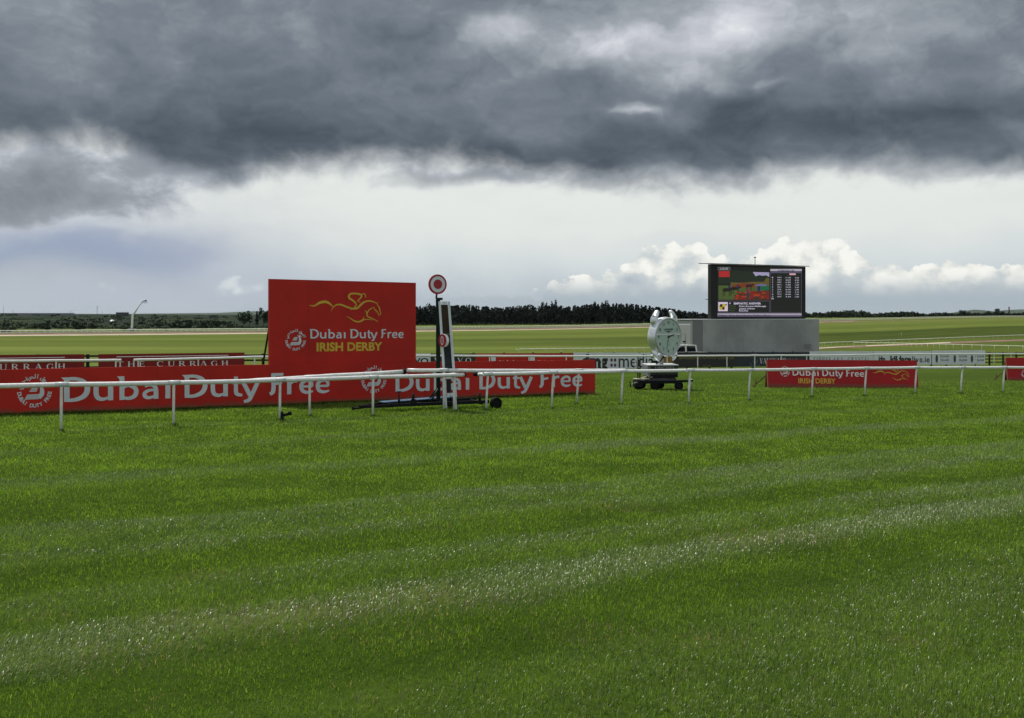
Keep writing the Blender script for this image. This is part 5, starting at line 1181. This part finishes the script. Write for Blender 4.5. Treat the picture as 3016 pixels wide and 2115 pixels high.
for u, v, h in ((2655, 996, 2.0), (2631, 957, 2.6), (352, 992, 1.2)):
    p = hit(u, v); o = MB().tube([p, p + Vector((0, 0, h))], .05, 6).build('marker_post', M['markpost']); tag(o, {2655: 'thin pale marker post in the green beyond the hooped rail', 2631: 'tiny pale marker post near the far right rail', 352: 'tiny pale marker post below the far left rail'}[u], 'post')

# ------------------------------------------------------------------ woods, trees and bushes
def leafmat(name, c, c2):
    m = bpy.data.materials.new(name); m.use_nodes = True; nt = m.node_tree; b = nt.nodes['Principled BSDF']
    oi = nt.nodes.new('ShaderNodeNewGeometry'); f = noise(nt, S(nt, oi.outputs['Position']), .35, 4, .6); r = S(nt, oi.outputs['Random Per Island'])
    nt.links.new(mixc(nt, (f * .6 + r * .5 - .05).sat(), c, c2).s, b.inputs['Base Color']); b.inputs['Roughness'].default_value = .8; b.inputs['Specular IOR Level'].default_value = .1; return m
M['conifer'] = leafmat('dark_conifer_needles', (.005, .010, .009), (.012, .021, .013))
M['leaf'] = leafmat('dark_broadleaf', (.010, .022, .012), (.028, .045, .018))
M['shrub'] = leafmat('olive_shrub', (.022, .035, .016), (.06, .085, .03))
M['dryshrub'] = leafmat('pale_olive_shrub', (.05, .075, .03), (.12, .15, .07))
M['bark'] = mat('tree_bark', (.05, .04, .03), .9, var=.3)
def leaves(c, rad, n, size, seed, conic=False, lumps=5):
    g = np.random.default_rng(seed); out_v = []; out_f = []
    if conic:
        h = g.random(n) ** .8; r = (1 - h) ** .8 * (.75 + .35 * np.sin(h * 19 + g.random(1) * 6)); a = g.random(n) * 6.283; q = g.random(n) ** .5
        X = np.stack([np.cos(a) * r * q * rad[0], np.sin(a) * r * q * rad[1], (h * 2 - 1) * rad[2]], -1)
    else:
        lc = g.normal(0, .42, (lumps, 3)) * [1, 1, .8]; lr = g.uniform(.35, .62, lumps); k = g.integers(0, lumps, n)
        d = g.normal(size=(n, 3)); d /= np.linalg.norm(d, axis=1)[:, None]; X = (lc[k] + d * (lr[k] * g.uniform(.6, 1, n))[:, None]); X = np.clip(X, -1.05, 1.0) * rad
    for x in X:
        s_ = size * g.uniform(.5, 1.3); a = g.normal(size=3); b = np.cross(a, g.normal(size=3)); a = a / np.linalg.norm(a) * s_; b = b / np.linalg.norm(b) * s_ * .7; o = len(out_v); p = x + c
        out_v += [p - a, p + b, p + a, p - b]; out_f.append((o, o + 1, o + 2, o + 3))
    return out_v, out_f
_seed = [100]
def tree(u, vt, vb, wpx, Y, label, m='leaf', conic=False, name='tree', cat='tree', group=None, n=420, trunk=.16, low=.0, lumps=7):
    _seed[0] += 1; k = (u - CU) / F; x = k * Y; z0 = gz(x, Y); zt = CAMH - (vt - HV) / F * Y; H = zt - z0; W = wpx / F * Y / 2
    t = thing(name, (x, Y, z0), label, cat, group)
    if trunk:
        mb = MB(); r0 = max(.12, H * .018); mb.tube([(x, Y, z0 - .2), (x + .02 * H, Y, z0 + H * .35), (x, Y, z0 + H * .8)], [r0, r0 * .7, r0 * .2], 7)
        for a in range(5): an = a * 1.3; hh = H * (.3 + .09 * a); mb.tube([(x, Y, z0 + hh), (x + W * .55 * math.cos(an), Y + W * .55 * math.sin(an), z0 + hh + H * .14)], [r0 * .4, r0 * .12], 5)
        mb.build('trunk', M['bark'], t)
    cb = z0 + H * trunk + (zt - z0) * low; rz = (zt - cb) / 2
    v_, f_ = leaves(np.array([x, Y, cb + rz]), np.array([W, W, rz]), n, max(W, rz) * .13, _seed[0], conic, lumps); MB().add(v_, f_).build('crown', M[m], t); return t
# the big dark pine wood: one far mass
mb = MB(); g = np.random.default_rng(5)
TOPW = [(1190, 903), (1240, 905), (1290, 900), (1340, 901), (1380, 899), (1420, 902), (1470, 908), (1520, 902), (1570, 899), (1620, 901), (1680, 903), (1740, 898), (1800, 895), (1850, 897), (1900, 901), (1950, 907), (2000, 913), (2050, 920), (2100, 927), (2150, 930)]
for i in range(760):
    row = g.random() ** 1.5; u = g.uniform(1185, 2140); Y = 880 + 190 * row; x = (u - CU) / F * Y; z0 = gz(x, Y)
    vt = np.interp(u, [a for a, _ in TOPW], [b for _, b in TOPW]) + g.uniform(-1.0, 2.6) + (1 - row) * 4 * g.random()
    H = CAMH - (vt - HV) / F * Y - z0
    if H < 3: continue
    W = g.uniform(2.0, 3.4); c = g.random() < .4
    v_, f_ = leaves(np.array([x, Y, z0 + H * .54]), np.array([W, W, H * .48]), 46, W * .42, 1000 + i, c, 4); mb.add(v_, f_)
    mb.tube([(x, Y, z0), (x, Y, z0 + H * .9)], [.3, .1], 4)
# dense interior so the mass is closed below its ragged top
for i in range(150):
    u = 1185 + i * 6.4 + g.uniform(-2, 2)
    if 1300 < u < 1428 : pass
    for Y in (905, 960): 
        x = (u - CU) / F * Y; z0 = gz(x, Y); vt = np.interp(u, [a for a, _ in TOPW], [b for _, b in TOPW]) + 9; H = max(2, CAMH - (vt - HV) / F * Y - z0)
        v_, f_ = leaves(np.array([x, Y, z0 + H * .46]), np.array([2.4, 2.0, H * .52]), 40, 1.7, 5000 + i, False, 6); mb.add(v_, f_)
o = mb.build('pine_wood', M['conifer']); tag(o, 'dark far pine wood closing the plain behind the winning post', 'wood', kind='stuff')
for j, (u, vt, w) in enumerate([(1262, 889, 17), (1599, 885.5, 10), (1608, 882.5, 9), (1626, 882, 13), (1637, 884, 12), (1749, 882, 18), (1775, 886, 9), (1786, 886, 8), (1793, 885, 7)]):
    tree(u, vt, 0, w, 900, ['lone ragged pine above the wood, just right of the red billboard', 'leftmost thin pine of the close pair above the middle of the wood', 'second thin pine of the close pair above the middle of the wood', 'taller pine of the bushy pair above the middle of the wood', 'right pine of the bushy pair above the middle of the wood', 'bushy tall pine above the right half of the wood', 'first of three thin pines above the right half of the wood', 'middle of three thin pines above the right half of the wood', 'last of three thin pines above the right half of the wood'][j], 'conifer', False, 'pine_tree', 'pine', 'tall pines standing above the wood', 150, .5, 0, 5)
# tree clump left of the red panel
for j, (u, vt, w) in enumerate([(716, 918, 34), (735, 917, 26), (757, 917, 16), (776, 909, 22), (790, 907, 24)]):
    tree(u, vt, 0, w, 820 + 8 * j, ['broad dark tree at the left end of the clump by the billboard', 'round dark tree second in the clump by the billboard', 'narrow pointed tree in the clump by the billboard', 'tall dark tree fourth in the clump by the billboard', 'tall dark tree half hidden behind the left edge of the billboard'][j], 'leaf', j == 2, 'tree', 'tree', 'trees in the clump left of the billboard', 420, .12, 0, 9)
# round bushes and shrubs behind the far left rail
for j, (u, vt, w, Y, m) in enumerate([(138, 949, 32, 600, 'leaf'), (234, 945, 42, 600, 'leaf'), (364, 960, 24, 590, 'shrub'), (386, 961, 13, 590, 'shrub'), (413, 959, 22, 590, 'dryshrub'), (488, 964, 20, 595, 'leaf'), (30, 967, 50, 560, 'shrub')]):
    tree(u, vt, 0, w, Y, ['round dark bush at the far left behind the pale rail', 'larger rounded bush behind the pale rail, left of the white crane', 'low olive shrub left of the foot of the crane', 'tiny dark shrub at the foot of the crane', 'pale olive shrub right of the foot of the crane', 'low dark shrub behind the rail, right of the crane', 'long low shrub at the left edge behind the rail'][j], m, False, 'bush', 'bush', 'bushes behind the far left rail', 520, .0, 0, 9)
# gorse and scrub on the moor: uncountable
mb = MB(); g = np.random.default_rng(9)
for i in range(440):
    band = g.random(); u = g.uniform(-60, 700)
    if i >= 200: u = g.uniform(1230, 2380)
    Y = 700 + 1900 * band ** 1.6 if i < 200 else g.uniform(840, 890)
    x = (u - CU) / F * Y; z0 = gz(x, Y); hh = g.uniform(1.0, 3.2) * (1 + Y / 2500 if i < 200 else .6); W = hh * g.uniform(1.2, 4.5)
    v_, f_ = leaves(np.array([x, Y, z0 + hh * .4]), np.array([W, W * .5, hh * .6]), 22, hh * .42, 9000 + i, False, 4); mb.add(v_, f_)
o = mb.build('gorse_scrub', M['leaf']); tag(o, 'dark gorse and scrub spread over the far moor', 'scrub', kind='stuff')
mb = MB()
for i in range(150):
    u = g.uniform(-60, 800); Y = g.uniform(690, 760); x = (u - CU) / F * Y; z0 = gz(x, Y); hh = g.uniform(.6, 1.5)
    v_, f_ = leaves(np.array([x, Y, z0 + hh * .4]), np.array([hh * 2.2, 2, hh * .6]), 20, hh * .42, 12000 + i, False, 4); mb.add(v_, f_)
o = mb.build('hedge_scrub', M['leaf']); tag(o, 'dark low hedge of scrub along the foot of the moor', 'scrub', kind='stuff')
# far treeline on the right
mb = MB(); TL_ = [(2340, 924), (2380, 921), (2410, 923), (2430, 921), (2450, 917), (2500, 914), (2540, 916), (2565, 924), (2600, 922), (2660, 918), (2690, 922), (2720, 926), (2780, 921), (2810, 924), (2840, 920), (2870, 924), (2900, 921), (2960, 923), (2990, 925), (3016, 922), (3080, 923)]
for i in range(520):
    u = g.uniform(2130, 3080); Y = g.uniform(1180, 1420); x = (u - CU) / F * Y; z0 = gz(x, Y) - 1; vt = np.interp(u, [a for a, _ in TL_], [b for _, b in TL_]) + g.uniform(-.6, 3.5)
    H = CAMH - (vt - HV) / F * Y - z0; W = g.uniform(3, 6)
    v_, f_ = leaves(np.array([x, Y, z0 + H * .5]), np.array([W, W, H * .52]), 34, W * .4, 20000 + i, False, 5); mb.add(v_, f_)
o = mb.build('far_treeline', M['leaf']); tag(o, 'long far treeline along the right horizon', 'wood', kind='stuff')
for j, (u, vt, w) in enumerate([(2703, 916.5, 11), (2829, 912, 15), (2840, 912, 13), (2853, 914, 12), (2590, 920, 3.5), (2911, 916, 20), (2932, 913, 26), (2952, 917, 24), (2500, 914, 26)]):
    tree(u, vt, 0, w, 1170, ['single round tree on the right horizon left of the tree pair', 'left tree of the dense round group on the right horizon', 'middle tree of the dense round group on the right horizon', 'right tree of the dense round group on the right horizon', 'tiny thin tree on the horizon right of the big screen', 'left tree on the small mound by the chimney', 'top tree of the small mound by the chimney', 'right tree of the small mound by the chimney', 'broad low tree on the horizon just right of the big screen'][j], 'leaf', False, 'tree', 'tree', 'trees on the right horizon', 300, .0, 0, 9)

# ------------------------------------------------------------------ far structures
p = P(388, 961, 585); z = gz(p.x, p.y)
cr = thing('camera_crane', (p.x, p.y, z), 'white telescopic camera crane raised above the moor on the left', 'crane')
c1 = P(391, 924, 585); mb = MB(); mb.bar((p.x, p.y, z), c1, .95, 1.0, up=(1, 0, 0)); mb.build('lower_boom', M['white'], cr)
mb = MB(); mb.bar(P(394, 926, 585), P(405, 909, 585), .55, .6, up=(0, 1, 0)); mb.bar(P(405, 909, 585), P(421, 887, 585), .34, .36, up=(0, 1, 0)); mb.build('upper_boom', M['palegrey'], cr)
mb = MB(); mb.box(P(427.5, 892, 585), (2.3, 1.2, .25)); 
for u in (421.6, 427, 433): mb.bar(P(u, 892, 585), P(u, 888, 585), .12, .12)
mb.bar(P(421, 888, 585), P(433.5, 888, 585), .12, .12); mb.bar(P(419, 886.5, 585), P(428, 887, 585), .2, .3); mb.build('basket', M['truckdark'], cr)
mb = MB(); mb.box(P(429, 885.5, 585), (.9, .8, .7), None, .1); mb.box(P(431, 885, 585), (.5, .4, .4)); mb.build('camera_head', M['black'], cr)
p = P(388, 962.5, 584); mb = MB(); mb.box((p.x, p.y, gz(p.x, p.y) + .8), (3.4, 2.2, 1.4), None, .1); mb.build('base_vehicle', M['truckdark'], cr)
M['mast'] = mat('grey_lattice_steel', (.16, .18, .20), .6, .3)
for j, (u, vt, w) in enumerate([(10, 894, 1.0), (39, 907, .8), (207, 911, .7), (212, 912, .7), (286.5, 898, 2.2), (301, 914, .7)]):
    Y = 2400; x = (u - CU) / F * Y; z0 = gz(x, Y); zt = CAMH - (vt - HV) / F * Y; mb = MB()
    for dx, dy in ((-1, -1), (1, -1), (0, 1)): mb.tube([(x + dx * w * .5, Y + dy * w * .5, z0), (x, Y, zt)], [.22, .10], 5)
    n = 9
    for i in range(n):
        a = i / n; b = (i + 1) / n; mb.tube([(x - w * .5 * (1 - a), Y - w * .5 * (1 - a), z0 + (zt - z0) * a), (x + w * .5 * (1 - b), Y - w * .5 * (1 - b), z0 + (zt - z0) * b)], .1, 4)
    if w > 2: mb.box((x, Y, zt - 5), (2.4, 1, 1.6)); mb.box((x, Y, zt - 9), (1.8, 1, 1))
    o = mb.build('radio_mast', M['mast']); tag(o, ['tall thin radio mast at the far left edge of the horizon', 'short thin mast second from the left edge', 'left mast of the faint close pair on the left horizon', 'right mast of the faint close pair on the left horizon', 'thickest radio mast with equipment boxes, left of the crane', 'faint short mast just right of the thickest mast'][j], 'mast', 'masts on the left horizon')
x = P(330, 950, 1500); o = MB(); n = 12
o.add([(x.x + 4.8 * math.cos(6.283 * k / n) * math.cos(e), x.y + 4.8 * math.sin(6.283 * k / n) * math.cos(e), x.z - 1 + 5.2 * math.sin(e)) for e in (0, .5, 1.0, 1.45) for k in range(n)], [(i * n + k, i * n + (k + 1) % n, (i + 1) * n + (k + 1) % n, (i + 1) * n + k) for i in range(3) for k in range(n)] + [tuple(3 * n + k for k in range(n))], True)
tag(o.build('dome_tent', M['white']), 'small white domed shelter on the dark moor left of the crane', 'shelter')
def far_building(name, u0, u1, vt, vb, Y, m, label, cat, crenel=0, roof=0):
    x0 = (u0 - CU) / F * Y; x1 = (u1 - CU) / F * Y; z0 = CAMH - (vb - HV) / F * Y; z1 = CAMH - (vt - HV) / F * Y
    t = thing(name, ((x0 + x1) / 2, Y, z0), label, cat); mb = MB(); mb.box(((x0 + x1) / 2, Y, (z0 + z1) / 2), (x1 - x0, (x1 - x0) * .6, z1 - z0)); mb.build('wall', m, t)
    if crenel:
        mb = MB(); n = crenel
        for i in range(n): xx = x0 + (x1 - x0) * (i + .5) / n; mb.box((xx, Y - (x1 - x0) * .27, z1 + .6), ((x1 - x0) / n * .55, .8, 1.2)); mb.box((xx, Y + (x1 - x0) * .27, z1 + .6), ((x1 - x0) / n * .55, .8, 1.2))
        mb.build('battlement', m, t)
    return t
far_building('castle_ruin', 2932, 2943, 911.5, 932, 1500, M['stone'], 'square battlemented tower on the mound by the far right chimney', 'tower', 3)
t = thing('chimney', P(2972.5, 930, 1600), 'tall dark brick chimney on the far right horizon', 'chimney')
mb = MB(); b0 = P(2972.5, 930, 1600); b1 = P(2971.8, 904, 1600); mb.tube([b0, b0.lerp(b1, .94)], [1.15, .95], 14); mb.build('shaft', M['brick'], t)
mb = MB(); mb.tube([b0.lerp(b1, .94), b1], [1.15, 1.15], 14); mb.build('chimney_top', M['brick'], t)
far_building('long_farm_building', 345, 376, 920, 932, 2300, M['stone'], 'long low dark building on the skyline left of the crane', 'building')
far_building('long_pale_shed', -40, 190, 922.3, 932, 2650, M['truckdark'], 'very long low grey shed on the skyline at the far left', 'building')
# hills beyond
hm = mat('distant_hill_grass', (.05, .07, .05), .95, var=.2, scale=.001, spec=.02)
def hills(pts, Y, name):
    mb = MB(); vs = []
    for u, v in pts:
        x = (u - CU) / F * Y; z = CAMH - (v - HV) / F * Y; vs += [(x, Y - 2500, -120), (x, Y, z), (x * 1.2, Y + 3500, -120)]
    mb.add(vs, [(3 * i + j, 3 * i + j + 1, 3 * i + j + 4, 3 * i + j + 3) for i in range(len(pts) - 1) for j in (0, 1)], True); tag(mb.build(name, hm), kind='structure')
hills([(2500, 930), (2760, 928), (2830, 917), (2870, 912), (2900, 914), (2925, 917), (2960, 913.5), (3016, 911), (3100, 912), (3250, 910), (3600, 915), (4200, 925), (5000, 935)], 12500, 'hills')
hills([(-2500, 930), (-400, 922), (300, 926.0), (420, 923.8), (520, 922.8), (640, 921.5), (690, 919), (740, 917), (800, 916), (860, 918), (1000, 921), (1300, 924), (1700, 928)], 16000, 'hills')

# ------------------------------------------------------------------ turf, thicker where the mower cannot reach, tufts coloured darker for contact shade
EDGE = []
g = np.random.default_rng(21)
for x in g.uniform(0, 22.6, 15000): p = BL.at(x, 0, abs(g.normal(0, .05)) + .01); EDGE.append((p.x, p.y))
for o in list(bpy.data.objects):
    if o.name.split('.')[0] == 'post' and o.parent and o.parent.name.startswith('running_rail') and len(EDGE) < 60000:
        c = sum((Vector(v.co) for v in o.data.vertices[:10]), Vector()) / 10
        if c.y < 60:
            for _ in range(150): a = g.uniform(0, 6.283); r = abs(g.normal(.05, .04)) + .02; EDGE.append((c.x + r * math.cos(a), c.y + r * math.sin(a)))
for _ in range(2500): x = g.uniform(sx(1060), sx(1470)); p = BT.at(x, 0, g.normal(.05, .12)); EDGE.append((p.x, p.y))
build_grass()

# ------------------------------------------------------------------ air
hz = MB().box((0, 0, (-126 + 140) / 2), (46000, 46000, 266)).build('haze', None); tag(hz, kind='stuff')
m = bpy.data.materials.new('thin_air'); m.use_nodes = True; nt = m.node_tree; nt.nodes.remove(nt.nodes['Principled BSDF'])
v = nt.nodes.new('ShaderNodeVolumePrincipled'); v.inputs['Color'].default_value = (.80, .88, .97, 1); v.inputs['Density'].default_value = 1.0e-5; v.inputs['Anisotropy'].default_value = .2
nt.links.new(v.outputs[0], nt.nodes['Material Output'].inputs['Volume']); hz.data.materials.append(m)
